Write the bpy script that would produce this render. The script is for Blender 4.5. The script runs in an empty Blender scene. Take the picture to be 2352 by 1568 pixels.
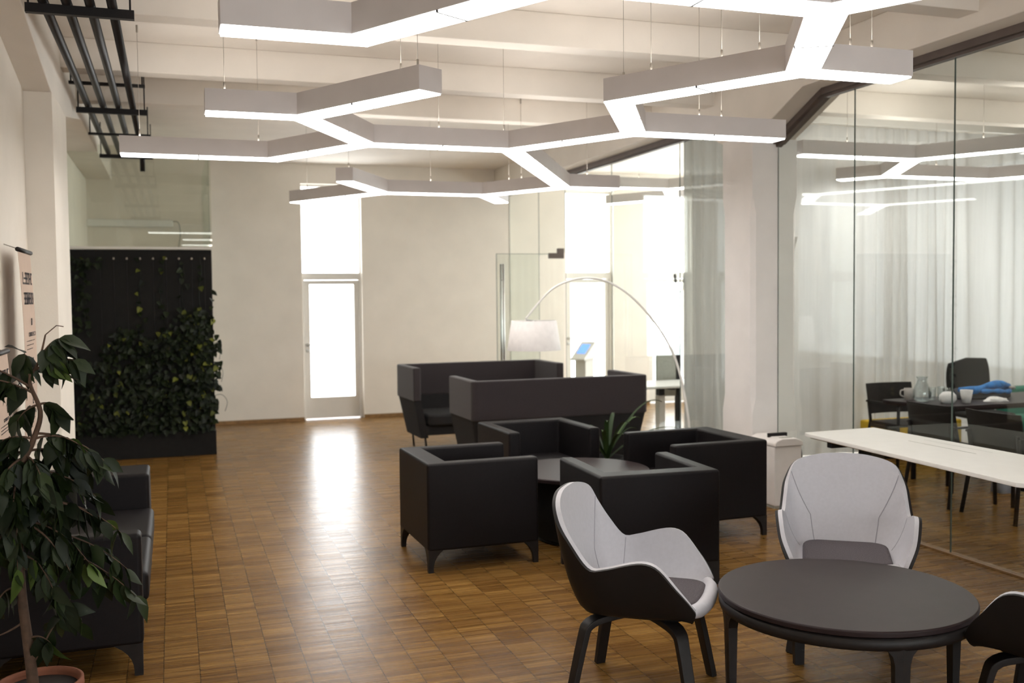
import bpy, bmesh, math, random
from mathutils import Vector, Matrix
random.seed(7)
S = bpy.context.scene
COL = S.collection
R = math.radians

# ------------------------------------------------------------------ camera
cam_d = bpy.data.cameras.new('camera')
cam = bpy.data.objects.new('camera', cam_d)
COL.objects.link(cam)
F_PX, PITCH, ROLL, YAW = 2288.6, .04529, -.01009, .32831
cam_d.sensor_width = 36
cam_d.lens = 36 * F_PX / 2352
cam_d.clip_start = .05
fw = Vector((math.sin(YAW) * math.cos(PITCH), math.cos(YAW) * math.cos(PITCH), -math.sin(PITCH)))
rt = Vector((math.cos(YAW), -math.sin(YAW), 0))
up = rt.cross(fw)
r2 = math.cos(ROLL) * rt + math.sin(ROLL) * up
u2 = -math.sin(ROLL) * rt + math.cos(ROLL) * up
m = Matrix.Identity(4)
for i in range(3):
    m[i][0] = r2[i]; m[i][1] = u2[i]; m[i][2] = -fw[i]
m[2][3] = 1.73
cam.matrix_world = m
cam_d.dof.use_dof = True
cam_d.dof.focus_distance = 4.5
cam_d.dof.aperture_fstop = 2.5
S.camera = cam

# ------------------------------------------------------------------ view, world, daylight
S.view_settings.view_transform = 'Standard'
S.view_settings.look = 'None'
S.view_settings.gamma = 1
S.view_settings.use_curve_mapping = False
S.view_settings.exposure = 0.78
W = bpy.data.worlds.new('overcast_sky')
S.world = W
W.use_nodes = True
bgn = W.node_tree.nodes['Background']
bgn.inputs[0].default_value = (.96, .98, 1, 1)
bgn.inputs[1].default_value = 5.4
LAMP_STRENGTH = 5.8
UPLIGHT_STRENGTH = 4.5
SKY_OPENINGS = [(2.16, 1.13), (2.16, 2.72), (6.14, 1.13), (6.14, 2.72), (7.54, 1.13), (7.54, 2.72), (8.75, 1.13), (8.75, 2.72)]
for (px_, pz_) in SKY_OPENINGS:                    # light portals: they only guide sampling of the sky through each window
    ld = bpy.data.lights.new('sky_portal', 'AREA')
    ld.shape = 'RECTANGLE'; ld.size = .8; ld.size_y = 1.5
    ld.cycles.is_portal = True
    lo = bpy.data.objects.new('sky_portal', ld); COL.objects.link(lo)
    lo.location = (px_, 14.52, pz_); lo.rotation_euler = (R(-90), 0, 0)
for py_ in (10.25, 12.75):
    ld = bpy.data.lights.new('sky_portal', 'AREA')
    ld.shape = 'RECTANGLE'; ld.size = 2.3; ld.size_y = 2.5
    ld.cycles.is_portal = True
    lo = bpy.data.objects.new('sky_portal', ld); COL.objects.link(lo)
    lo.location = (9.72, py_, 2.05); lo.rotation_euler = (0, R(90), 0)

# ------------------------------------------------------------------ materials
def new_mat(name):
    M = bpy.data.materials.new(name); M.use_nodes = True
    nt = M.node_tree
    return M, nt, nt.nodes['Principled BSDF']
def noise_mat(name, c, rough=.6, var=.12, scale=8, bump=0., bscale=60, metal=0., sheen=0., spec=.5, coat=0.):
    M, nt, b = new_mat(name)
    tc = nt.nodes.new('ShaderNodeTexCoord'); nz = nt.nodes.new('ShaderNodeTexNoise')
    nz.inputs['Scale'].default_value = scale; nz.inputs['Detail'].default_value = 3
    nt.links.new(tc.outputs['Object'], nz.inputs['Vector'])
    rp = nt.nodes.new('ShaderNodeValToRGB')
    rp.color_ramp.elements[0].position = .3; rp.color_ramp.elements[1].position = .7
    rp.color_ramp.elements[0].color = (*[x * (1 - var) for x in c], 1)
    rp.color_ramp.elements[1].color = (*[min(1, x * (1 + var)) for x in c], 1)
    nt.links.new(nz.outputs['Fac'], rp.inputs['Fac']); nt.links.new(rp.outputs[0], b.inputs['Base Color'])
    b.inputs['Roughness'].default_value = rough; b.inputs['Metallic'].default_value = metal
    b.inputs['Specular IOR Level'].default_value = spec
    b.inputs['Sheen Weight'].default_value = sheen
    b.inputs['Coat Weight'].default_value = coat
    if bump:
        n2 = nt.nodes.new('ShaderNodeTexNoise'); n2.inputs['Scale'].default_value = bscale
        nt.links.new(tc.outputs['Object'], n2.inputs['Vector'])
        bp = nt.nodes.new('ShaderNodeBump'); bp.inputs['Strength'].default_value = bump; bp.inputs['Distance'].default_value = .004
        nt.links.new(n2.outputs['Fac'], bp.inputs['Height']); nt.links.new(bp.outputs[0], b.inputs['Normal'])
    return M
def emit_mat(name, c, s):
    M, nt, b = new_mat(name)
    b.inputs['Base Color'].default_value = (*c, 1)
    b.inputs['Emission Color'].default_value = (*c, 1); b.inputs['Emission Strength'].default_value = s
    return M
def glass_mat(name, tint, ior=1.5, gain=1.0, rough=0.0):
    M, nt, b = new_mat(name)
    nt.nodes.remove(b)
    out = nt.nodes['Material Output']
    tr = nt.nodes.new('ShaderNodeBsdfTransparent'); tr.inputs[0].default_value = (*tint, 1)
    gl = nt.nodes.new('ShaderNodeBsdfGlossy'); gl.inputs['Roughness'].default_value = rough
    gl.inputs['Color'].default_value = (.95, 1, .97, 1)
    fr = nt.nodes.new('ShaderNodeFresnel')
    ge = nt.nodes.new('ShaderNodeNewGeometry'); im = nt.nodes.new('ShaderNodeMapRange')   # same reflectance on both faces of a thin pane
    im.inputs['To Min'].default_value = ior; im.inputs['To Max'].default_value = 1 / ior
    nt.links.new(ge.outputs['Backfacing'], im.inputs['Value']); nt.links.new(im.outputs[0], fr.inputs['IOR'])
    mt = nt.nodes.new('ShaderNodeMath'); mt.operation = 'MULTIPLY'; mt.inputs[1].default_value = gain; mt.use_clamp = True
    mx = nt.nodes.new('ShaderNodeMixShader')
    nt.links.new(fr.outputs[0], mt.inputs[0]); nt.links.new(mt.outputs[0], mx.inputs[0])
    nt.links.new(tr.outputs[0], mx.inputs[1]); nt.links.new(gl.outputs[0], mx.inputs[2])
    nt.links.new(mx.outputs[0], out.inputs['Surface'])
    return M
def parquet_mat():
    M, nt, b = new_mat('industrial_parquet')
    N = nt.nodes.new; Lk = nt.links.new
    tc = N('ShaderNodeTexCoord'); sp = N('ShaderNodeSeparateXYZ'); Lk(tc.outputs['Object'], sp.inputs[0])
    def math_(op, a, bb=None, cc=None):
        n = N('ShaderNodeMath'); n.operation = op
        for k, v in enumerate((a, bb, cc)):
            if v is None: continue
            if isinstance(v, (int, float)): n.inputs[k].default_value = v
            else: Lk(v, n.inputs[k])
        return n.outputs[0]
    cx = math_('DIVIDE', math_('SUBTRACT', sp.outputs[0], .083), .16)
    ci = math_('FLOOR', cx); cf = math_('FRACT', cx)
    def wn(x, y, seed):
        n = N('ShaderNodeTexWhiteNoise'); n.noise_dimensions = '3D'
        c = N('ShaderNodeCombineXYZ'); Lk(x, c.inputs[0]); Lk(y, c.inputs[1]); c.inputs[2].default_value = seed
        Lk(c.outputs[0], n.inputs['Vector']); return n.outputs['Value']
    def wn1(x, seed):
        n = N('ShaderNodeTexWhiteNoise'); n.noise_dimensions = '2D'
        c = N('ShaderNodeCombineXYZ'); Lk(x, c.inputs[0]); c.inputs[1].default_value = seed
        Lk(c.outputs[0], n.inputs['Vector']); return n.outputs['Value']
    off = wn1(ci, 3.3)
    yt = math_('ADD', math_('DIVIDE', sp.outputs[1], .24), off)
    ti = math_('FLOOR', yt)
    ly = math_('ADD', math_('DIVIDE', sp.outputs[1], .008), math_('MULTIPLY', off, 9.7))
    li = math_('FLOOR', ly); lf = math_('FRACT', ly)
    gi = math_('FLOOR', math_('DIVIDE', ly, 3.4))
    v = math_('ADD', math_('MULTIPLY', wn(ci, ti, 1.0), .20), math_('MULTIPLY', wn(ci, li, 2.0), .34))
    v = math_('ADD', v, math_('MULTIPLY', wn(ci, gi, 5.0), .40))
    # wood grain along the lamella
    gm = N('ShaderNodeMapping'); gm.inputs['Scale'].default_value = (9, 260, 1); Lk(tc.outputs['Object'], gm.inputs[0])
    gn = N('ShaderNodeTexNoise'); gn.inputs['Scale'].default_value = 1; gn.inputs['Detail'].default_value = 3
    Lk(gm.outputs[0], gn.inputs['Vector'])
    v = math_('ADD', v, math_('MULTIPLY', math_('SUBTRACT', gn.outputs['Fac'], .5), .30))
    rp = N('ShaderNodeValToRGB'); e = rp.color_ramp.elements
    e[0].position = .02; e[0].color = (.108, .050, .012, 1)
    e[1].position = 1.0; e[1].color = (.37, .210, .062, 1)
    k = rp.color_ramp.elements.new(.42); k.color = (.170, .083, .020, 1)
    k = rp.color_ramp.elements.new(.66); k.color = (.24, .127, .033, 1)
    Lk(v, rp.inputs['Fac'])
    # thin dark joints between the columns
    d = math_('MINIMUM', cf, math_('SUBTRACT', 1.0, cf))
    jm = N('ShaderNodeMapRange'); jm.inputs['From Min'].default_value = .004; jm.inputs['From Max'].default_value = .022
    jm.inputs['To Min'].default_value = .28; jm.inputs['To Max'].default_value = 1
    Lk(d, jm.inputs['Value'])
    mx = N('ShaderNodeMix'); mx.data_type = 'RGBA'; mx.blend_type = 'MULTIPLY'; mx.inputs['Factor'].default_value = 1
    Lk(rp.outputs[0], mx.inputs[6])
    cm = N('ShaderNodeCombineColor')
    for q in range(3): Lk(jm.outputs[0], cm.inputs[q])
    Lk(cm.outputs[0], mx.inputs[7])
    Lk(mx.outputs[2], b.inputs['Base Color'])
    rr = math_('ADD', .23, math_('MULTIPLY', wn(ci, li, 8.0), .12))
    Lk(rr, b.inputs['Roughness'])
    b.inputs['Specular IOR Level'].default_value = .12
    bp = N('ShaderNodeBump'); bp.inputs['Strength'].default_value = .12; bp.inputs['Distance'].default_value = .002
    Lk(v, bp.inputs['Height']); Lk(bp.outputs[0], b.inputs['Normal'])
    return M
def curtain_mat():
    M, nt, b = new_mat('sheer_curtain')
    out = nt.nodes['Material Output']; nt.nodes.remove(b)
    df = nt.nodes.new('ShaderNodeBsdfDiffuse'); tl = nt.nodes.new('ShaderNodeBsdfTranslucent'); tp = nt.nodes.new('ShaderNodeBsdfTransparent')
    tc = nt.nodes.new('ShaderNodeTexCoord'); mp = nt.nodes.new('ShaderNodeMapping'); mp.inputs['Scale'].default_value = (40, 40, 2)
    nz = nt.nodes.new('ShaderNodeTexNoise'); nz.inputs['Scale'].default_value = 1
    rp = nt.nodes.new('ShaderNodeValToRGB')
    rp.color_ramp.elements[0].color = (.54, .535, .52, 1); rp.color_ramp.elements[1].color = (.63, .625, .61, 1)
    nt.links.new(tc.outputs['Object'], mp.inputs[0]); nt.links.new(mp.outputs[0], nz.inputs['Vector'])
    nt.links.new(nz.outputs['Fac'], rp.inputs[0]); nt.links.new(rp.outputs[0], df.inputs[0]); nt.links.new(rp.outputs[0], tl.inputs[0])
    m1 = nt.nodes.new('ShaderNodeMixShader'); m1.inputs[0].default_value = .15
    m2 = nt.nodes.new('ShaderNodeMixShader'); m2.inputs[0].default_value = .02
    nt.links.new(df.outputs[0], m1.inputs[1]); nt.links.new(tl.outputs[0], m1.inputs[2])
    nt.links.new(m1.outputs[0], m2.inputs[1]); nt.links.new(tp.outputs[0], m2.inputs[2])
    nt.links.new(m2.outputs[0], out.inputs['Surface'])
    return M
def leaf_mat(name, dark, light, bright):
    M, nt, b = new_mat(name)
    at = nt.nodes.new('ShaderNodeAttribute'); at.attribute_name = 'tone'
    rp = nt.nodes.new('ShaderNodeValToRGB'); e = rp.color_ramp.elements
    e[0].color = (*dark, 1); e[1].color = (*bright, 1); e[0].position = .0; e[1].position = 1
    k = e.new(.8); k.color = (*light, 1)
    nt.links.new(at.outputs['Fac'], rp.inputs[0]); nt.links.new(rp.outputs[0], b.inputs['Base Color'])
    b.inputs['Roughness'].default_value = .5
    b.inputs['Specular IOR Level'].default_value = .25
    return M
for px_ in (2.5, 6.3):
    ld = bpy.data.lights.new('sky_portal', 'AREA')
    ld.shape = 'RECTANGLE'; ld.size = 3.2; ld.size_y = 1.8
    ld.cycles.is_portal = True
    lo = bpy.data.objects.new('sky_portal', ld); COL.objects.link(lo)
    lo.location = (px_, -4.22, 1.8); lo.rotation_euler = (R(90), 0, 0)
MT = dict(
    wall=noise_mat('cream_plaster', (.83, .77, .69), .85, .03, 3, .15, 90),
    ceil=noise_mat('white_plaster', (.82, .76, .69), .85, .03, 3, .12, 70),
    column=noise_mat('painted_column', (.88, .85, .835), .8, .03, 4, .1, 80),
    parquet=parquet_mat(),
    wood_trim=noise_mat('oak_trim', (.26, .14, .05), .5, .2, 20),
    rail=noise_mat('bronze_rail', (.13, .10, .088), .5, .1, 10, metal=.2),
    glass=glass_mat('partition_glass', (.950, .968, .952), 1.5, .8),
    booth_glass=glass_mat('booth_glass', (.93, .94, .90), 1.5, 1.3),
    clear=glass_mat('tableware_glass', (.93, .95, .96), 1.5, 1.3),
    pane=glass_mat('window_glass', (.97, .98, .98), 1.45, .6),
    edge=noise_mat('glass_edge', (.11, .15, .135), .3, .1, 10),
    lamp=noise_mat('lamp_housing', (.62, .58, .575), .55, .03, 6),
    diffuser=emit_mat('lamp_diffuser', (1, .975, .945), LAMP_STRENGTH),
    uplight=emit_mat('lamp_uplight', (1, .965, .92), UPLIGHT_STRENGTH),
    cable=noise_mat('steel_cable', (.42, .38, .33), .4, .05, 10, metal=.6),
    black=noise_mat('black_metal', (.010, .0085, .009), .45, .1, 10, spec=.3),
    tub=noise_mat('black_leatherette', (.0075, .0058, .0066), .52, .12, 60, .12, 400, spec=.20),
    felt=noise_mat('charcoal_felt', (.028, .021, .0235), .95, .22, 140, .2, 600, sheen=.15),
    soot=noise_mat('black_felt', (.010, .009, .0095), .95, .2, 140, .15, 500),
    white_up=noise_mat('white_upholstery', (.47, .465, .50), .62, .03, 60, .1, 700),
    shell=noise_mat('black_shell', (.008, .0068, .0072), .55, .1, 20, spec=.3),
    pad=noise_mat('grey_wool', (.075, .064, .072), .95, .3, 160, .2, 500),
    seam=noise_mat('seam_thread', (.30, .29, .32), .9, .05, 20),
    darkwood=noise_mat('black_stained_wood', (.013, .010, .0095), .5, .2, 30, spec=.3),
    tabletop=noise_mat('matt_black_top', (.022, .0135, .0145), .46, .08, 14, spec=.22),
    white=noise_mat('white_laminate', (.80, .79, .76), .35, .02, 10),
    white_plastic=noise_mat('white_plastic', (.80, .76, .74), .45, .03, 10),
    grey=noise_mat('grey_panel', (.34, .34, .30), .8, .08, 30),
    steel=noise_mat('brushed_steel', (.50, .50, .49), .3, .05, 20, metal=.9),
    shade=noise_mat('white_lampshade', (.78, .75, .74), .9, .04, 20),
    doorpaint=noise_mat('door_paint', (.74, .71, .66), .5, .02, 6),
    terracotta=noise_mat('terracotta', (.22, .075, .038), .8, .15, 12, .1, 60),
    soil=noise_mat('soil', (.012, .008, .006), .95, .3, 40, .4, 60),
    bark=noise_mat('ficus_bark', (.095, .055, .035), .85, .25, 30, .2, 60),
    ficus=leaf_mat('ficus_leaf', (.006, .011, .004), (.018, .030, .008), (.075, .12, .025)),
    ivy=leaf_mat('pothos_leaf', (.003, .006, .002), (.014, .023, .006), (.15, .16, .022)),
    strap=leaf_mat('strap_leaf', (.015, .032, .012), (.03, .06, .018), (.08, .14, .04)),
    moss=noise_mat('plant_wall_felt', (.0075, .007, .0065), .95, .2, 20),
    paper=noise_mat('poster_paper', (.56, .42, .33), .8, .03, 10),
    ink=noise_mat('poster_ink', (.05, .04, .045), .8, .05, 10),
    curtain=curtain_mat(),
    yellow=noise_mat('yellow_felt', (.62, .40, .02), .9, .08, 30),
    green=noise_mat('green_felt', (.02, .16, .11), .9, .1, 30),
    blue=noise_mat('blue_jacket', (.015, .16, .46), .75, .3, 25, .3, 30),
    navy=noise_mat('dark_jacket', (.016, .016, .024), .8, .2, 25, .3, 30),
    ceramic=noise_mat('grey_ceramic', (.42, .38, .36), .4, .05, 10),
    napkin=noise_mat('white_paper', (.72, .70, .70), .9, .08, 30, .3, 30),
    screen=emit_mat('kiosk_screen', (.10, .26, .85), 1.1),
    bag=noise_mat('grey_bag', (.30, .31, .36), .8, .15, 12),
)

# ------------------------------------------------------------------ mesh helpers
class MB:
    def __init__(s): s.v = []; s.f = []; s.tone = []
    def add(s, vs, fs, tone=None):
        o = len(s.v); s.v += [Vector(p) for p in vs]
        for f in fs:
            s.f.append(tuple(o + i for i in f)); s.tone.append(tone if tone is not None else 0.)
        return s
    def box(s, x0, x1, y0, y1, z0, z1):
        return s.add([(x0, y0, z0), (x1, y0, z0), (x1, y1, z0), (x0, y1, z0), (x0, y0, z1), (x1, y0, z1), (x1, y1, z1), (x0, y1, z1)],
                     [(0, 3, 2, 1), (4, 5, 6, 7), (0, 1, 5, 4), (1, 2, 6, 5), (2, 3, 7, 6), (3, 0, 4, 7)])
    def prism(s, poly, z0, z1):
        n = len(poly)
        return s.add([(x, y, z0) for x, y in poly] + [(x, y, z1) for x, y in poly],
                     [tuple(reversed(range(n))), tuple(range(n, 2 * n))] + [(i, (i + 1) % n, n + (i + 1) % n, n + i) for i in range(n)])
    def prism_x(s, poly, x0, x1):     # polygon in (y, z) extruded along x
        n = len(poly)
        return s.add([(x0, y, z) for y, z in poly] + [(x1, y, z) for y, z in poly],
                     [tuple(reversed(range(n))), tuple(range(n, 2 * n))] + [(i, (i + 1) % n, n + (i + 1) % n, n + i) for i in range(n)])
    def rings(s, rings, caps=True, close=True):
        n = len(rings[0]); vs = [p for r_ in rings for p in r_]; fs = []
        for k in range(len(rings) - 1):
            for i in range(n if close else n - 1):
                j = (i + 1) % n
                fs.append((k * n + i, k * n + j, (k + 1) * n + j, (k + 1) * n + i))
        if caps: fs += [tuple(reversed(range(n))), tuple(range((len(rings) - 1) * n, len(rings) * n))]
        return s.add(vs, fs)
    def tube(s, pts, rad, seg=8, caps=True):
        pts = [Vector(p) for p in pts]; rs = []
        ref = None
        for i, p in enumerate(pts):
            t = (pts[min(i + 1, len(pts) - 1)] - pts[max(i - 1, 0)]).normalized()
            if ref is None: ref = Vector((0, 0, 1)) if abs(t.z) < .9 else Vector((1, 0, 0))
            a = t.cross(ref).normalized(); b = a.cross(t); ref = b if abs(b.length) > .1 else ref
            r_ = rad(i / (len(pts) - 1)) if callable(rad) else rad
            rs.append([p + a * r_ * math.cos(2 * math.pi * k / seg) + b * r_ * math.sin(2 * math.pi * k / seg) for k in range(seg)])
        return s.rings(rs, caps)
    def strip(s, pts, side, w, t):     # rectangular bar swept along a path; side = width direction
        pts = [Vector(p) for p in pts]; side = Vector(side).normalized(); rs = []
        for i, p in enumerate(pts):
            tg = (pts[min(i + 1, len(pts) - 1)] - pts[max(i - 1, 0)]).normalized()
            n = tg.cross(side).normalized()
            ww = w(i / (len(pts) - 1)) if callable(w) else w
            rs.append([p + side * ww / 2 + n * t / 2, p - side * ww / 2 + n * t / 2, p - side * ww / 2 - n * t / 2, p + side * ww / 2 - n * t / 2])
        return s.rings(rs)
    def lathe(s, prof, seg=32, c=(0, 0, 0), sx=1, sy=1):
        rs = [[(c[0] + r_ * sx * math.cos(2 * math.pi * k / seg), c[1] + r_ * sy * math.sin(2 * math.pi * k / seg), c[2] + z) for k in range(seg)] for r_, z in prof]
        return s.rings(rs)
    def bar(s, p, q, w, h, up_=(0, 0, 1)):
        p, q = Vector(p), Vector(q); d = (q - p).normalized(); a = d.cross(Vector(up_)).normalized(); b = a.cross(d)
        r_ = lambda c: [c + a * w / 2 + b * h / 2, c - a * w / 2 + b * h / 2, c - a * w / 2 - b * h / 2, c + a * w / 2 - b * h / 2]
        return s.rings([r_(p), r_(q)])
    def leaf(s, p, d, n, L, wd, tone, fold=.25, droop=.25, heart=False):
        p, d, n = Vector(p), Vector(d).normalized(), Vector(n)
        a = d.cross(n)
        if a.length < 1e-3: a = d.cross(Vector((.3, .5, .8)))
        a.normalize(); n = a.cross(d)
        st = [(0, .08), (.12, .62), (.35, 1.), (.6, .82), (.82, .38), (1, .02)] if not heart else [(0, .35), (.08, .9), (.28, 1.), (.55, .8), (.8, .4), (1, .02)]
        vs = []
        for t, w_ in st:
            c = p + d * L * t - n * L * droop * t * t
            vs += [c + a * wd / 2 * w_ + n * fold * wd / 2 * w_, c, c - a * wd / 2 * w_ + n * fold * wd / 2 * w_]
        fs = []
        for k in range(len(st) - 1):
            o = k * 3; fs += [(o, o + 1, o + 4, o + 3), (o + 1, o + 2, o + 5, o + 4)]
        return s.add(vs, fs, tone)
    def build(s, name, mat, parent=None, smooth=False, bevel=0., seg=2, world=False, sub=0):
        me = bpy.data.meshes.new(name)
        off = parent.matrix_basis.translation if (world and parent) else Vector((0, 0, 0))
        if world and parent and parent.parent: off = off + parent.parent.matrix_basis.translation
        me.from_pydata([tuple(p - off) for p in s.v], [], s.f)
        if any(s.tone):
            at = me.attributes.new('tone', 'FLOAT', 'FACE')
            at.data.foreach_set('value', s.tone)
        me.materials.append(MT[mat]); me.validate(); me.update()
        bm = bmesh.new(); bm.from_mesh(me); bmesh.ops.recalc_face_normals(bm, faces=bm.faces); bm.to_mesh(me); bm.free()
        o = bpy.data.objects.new(name, me); COL.objects.link(o)
        if parent: o.parent = parent
        if smooth:
            me.polygons.foreach_set('use_smooth', [True] * len(me.polygons))
        if bevel:
            b = o.modifiers.new('bevel', 'BEVEL'); b.width = bevel; b.segments = seg; b.limit_method = 'ANGLE'; b.angle_limit = R(35)
            me.polygons.foreach_set('use_smooth', [True] * len(me.polygons))
            w_ = o.modifiers.new('wn', 'WEIGHTED_NORMAL'); w_.keep_sharp = False
        if sub:
            sm = o.modifiers.new('sub', 'SUBSURF'); sm.levels = sub; sm.render_levels = sub
        return o
def tag(o, label=None, cat=None, group=None, kind=None):
    if label: o['label'] = label
    if cat: o['category'] = cat
    if group: o['group'] = group
    if kind: o['kind'] = kind
    return o
def thing(name, label, cat, loc=(0, 0, 0), rz=0, group=None, kind=None):
    o = bpy.data.objects.new(name, None); COL.objects.link(o)
    o.empty_display_size = .1; o.location = loc; o.rotation_euler = (0, 0, rz)
    return tag(o, label, cat, group, kind)
def copy_tree(o, parent=None):
    c = o.copy(); COL.objects.link(c); c.parent = parent
    for ch in list(o.children): copy_tree(ch, c)
    return c
def struct(o, label=None, cat='structure'):
    o['kind'] = 'structure'; o['category'] = cat
    if label: o['label'] = label
    return o
def lerp(a, b, t): return a + (b - a) * t
def smooth_path(keys, n):             # Catmull-Rom through key points
    K = [Vector(k) for k in keys]; out = []
    for i in range(n):
        u = i / (n - 1) * (len(K) - 1); k = min(int(u), len(K) - 2); t = u - k
        p0, p1, p2, p3 = K[max(k - 1, 0)], K[k], K[k + 1], K[min(k + 2, len(K) - 1)]
        out.append(.5 * ((2 * p1) + (p2 - p0) * t + (2 * p0 - 5 * p1 + 4 * p2 - p3) * t * t + (3 * p1 - p0 - 3 * p2 + p3) * t ** 3))
    return out

# ------------------------------------------------------------------ the setting
XL, XR, YB, YF, ZC = -1.03, 9.5, -4.0, 14.25, 3.62
XG = 4.83                                           # plane of the glass wall
struct(MB().box(XL - .3, XR + .2, YB - .2, YF + .3, -.2, 0).build('floor', 'parquet'), 'oak industrial parquet floor of narrow strips laid in columns', 'floor')
struct(MB().box(XL - .3, XR + .2, YB - .2, YF + .3, ZC, ZC + .2).build('ceiling', 'ceil'), 'white plastered concrete ceiling slab between the beams', 'ceiling')
OPEN = [(1.74, 2.59), (5.74, 6.54), (7.16, 7.92), (8.4, 9.1)]  # the last opening, hidden by the curtain, is added to let in daylight
wf = MB(); xs = [XL - .3] + [v for o_ in OPEN for v in o_] + [XR + .2]
for k in range(0, len(xs), 2): wf.box(xs[k], xs[k + 1], YF, YF + .3, 0, ZC)
for a_, b_ in OPEN: wf.box(a_, b_, YF, YF + .3, 3.34, ZC)
struct(wf.build('wall_far', 'wall'), 'cream plastered far wall with tall openings', 'wall')
struct(MB().box(XL - .3, -.885, YB, 7.229, 0, ZC).box(XL - .3, XL, 7.229, YF, 0, ZC).build('wall_left', 'wall'), 'cream plastered left wall', 'wall')
BACK = [(.9, 4.1), (4.7, 7.9)]  # unseen window openings, added to light the surfaces facing the viewpoint
wb = MB().box(XL - .3, BACK[0][0], YB - .2, YB, 0, ZC).box(BACK[0][1], BACK[1][0], YB - .2, YB, 0, ZC).box(BACK[1][1], XR + .2, YB - .2, YB, 0, ZC)
for k, (a_, b_) in enumerate(BACK):
    wb.box(a_, b_, YB - .2, YB, 0, .9).box(a_, b_, YB - .2, YB, 2.7, ZC)
    w_ = thing('window_%d' % (7 + k), 'unseen window added behind the viewpoint to bring in more daylight', 'window', ((a_ + b_) / 2, YB - .1, .9), kind='structure')
    MB().box(a_, b_, YB - .11, YB - .10, .9, 2.7).build('window_pane', 'pane', w_, world=True)
struct(wb.build('wall_back', 'wall'), 'plain wall behind the viewpoint', 'wall')
struct(MB().box(XR, XR + .2, YB, 9.1, 0, ZC).box(XR, XR + .2, 9.1, 13.9, 0, .8).box(XR, XR + .2, 9.1, 13.9, 3.3, ZC).box(XR, XR + .2, 11.4, 11.6, .8, 3.3).box(XR, XR + .2, 13.9, YF, 0, ZC).build('wall_right', 'wall'), 'plain right wall of the meeting room', 'wall')
w5 = thing('window_5', 'clear glass side of the booth behind the plant wall', 'window', (.43, 13, 0), kind='structure')
MB().box(.420, .430, 11.88, YF, 0.01, 3.4).build('window_pane', 'glass', w5, world=True)
w6 = thing('window_6', 'wide unseen window added in the right wall for daylight behind the curtain', 'window', (XR + .1, 11.2, 1.3), kind='structure')  # added out of sight so daylight reaches the curtain from behind
MB().box(XR + .09, XR + .10, 9.1, 13.9, .8, 3.3).build('window_pane', 'pane', w6, world=True)
# transverse concrete beams
for k, yb in enumerate([-2.6, -1.1, .4, 1.9, 3.35, 4.8, 6.3, 7.87, 9.1]):
    struct(MB().box(-.9, XR, yb, yb + .17, 3.4, ZC).build('trim_%d' % (k + 1), 'ceil', bevel=.006), None, 'beam')
# long girders with haunches at the columns
def girder(n, x0, x1, ya, yb, colA, colB, zs, zh, y0, y1):
    pr = [(y0, ZC), (y0, zs), (ya, zs), (colA, zh), (colB, zh), (yb, zs), (y1, zs), (y1, ZC)]
    return struct(MB().prism_x(pr, x0, x1).build(n, 'ceil', bevel=.008), None, 'beam')
girder('trim_20', 4.60, 5.0, 6.57, 8.36, 7.23, 7.70, 3.31, 3.02, YB, YF)
girder('trim_21', XL, -.715, 5.8, 9.6, 7.23, 8.16, 3.32, 3.10, YB, YF)
# columns
def column(n, x0, x1, y0, y1, z1, ch, za, zb):
    def ring(z, c):
        return [(x0 + c, y0, z), (x1 - c, y0, z), (x1, y0 + c, z), (x1, y1 - c, z), (x1 - c, y1, z), (x0 + c, y1, z), (x0, y1 - c, z), (x0, y0 + c, z)]
    e = .002
    return struct(MB().rings([ring(0, e), ring(za, e), ring(za + .14, ch), ring(zb - .14, ch), ring(zb, e), ring(z1, e)]).build(n, 'column'), None, 'column')
column('wall_column_right', 4.585, 5.02, 7.23, 7.70, 3.05, .035, .72, 2.55)['label'] = 'chamfered white concrete column in the glass wall'
struct(MB().box(XL, -.715, 7.23, 8.16, 0, 3.099).build('wall_column_left', 'wall'), 'plain cream pillar projecting from the left wall', 'column')
# glass wall
rail = MB()
PATH = [(YB, 3.29), (6.58, 3.29), (7.22, 3.0)]
PATH2 = [(7.71, 3.0), (8.35, 3.29), (12.0, 3.29), (YF, 3.29)]
def ztop(y):
    for P_ in (PATH, PATH2):
        for (a, za), (b, zb) in zip(P_, P_[1:]):
            if a <= y <= b: return lerp(za, zb, (y - a) / (b - a))
    return 3.0
for P_ in (PATH, PATH2):
    for (a, za), (b, zb) in zip(P_, P_[1:]): rail.bar((XG, a, za), (XG, b, zb), .11, .06); rail.bar((XG, a, za - .035), (XG, b, zb - .035), .05, .03)
gw = struct(rail.build('wall_glass', 'rail'), 'frameless glass partition with dark top rail along the right side', 'wall')
sill = MB().box(XG - .03, XG + .03, YB, 7.23, 0, .012).box(XG - .03, XG + .03, 7.70, 12.0, 0, .012).box(XG - .03, XG + .03, 12.98, YF, 0, .012)
sill.build('floor_strip', 'wood_trim', gw)
JY = [-3.76, -2.76, -1.76, -.76, .24, 1.24, 2.235, 3.235, 4.235, 5.235, 6.235, 7.225]
def pane(a, b, z0=.012):
    ys = [a + .004] + [y for y in (6.58, 8.35) if a < y < b] + [b - .004]
    poly = [(a + .004, z0), (b - .004, z0)] + [(y, ztop(y) - .045) for y in reversed(ys)]
    MB().prism_x(poly, XG - .003, XG + .003).build('glass_pane', 'glass', gw)
    for yy in (a + .0035, b - .0035):
        MB().box(XG - .003, XG + .003, yy - .001, yy + .001, z0, ztop(yy) - .05).build('pane_edge', 'edge', gw)
for a, b in zip(JY, JY[1:]): pane(a, b)
for a, b in zip([7.705, 8.93, 10.56], [8.93, 10.56, 12.0]): pane(a, b)
pane(12.98, YF); pane(12.0, 12.98, 2.29)
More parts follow.
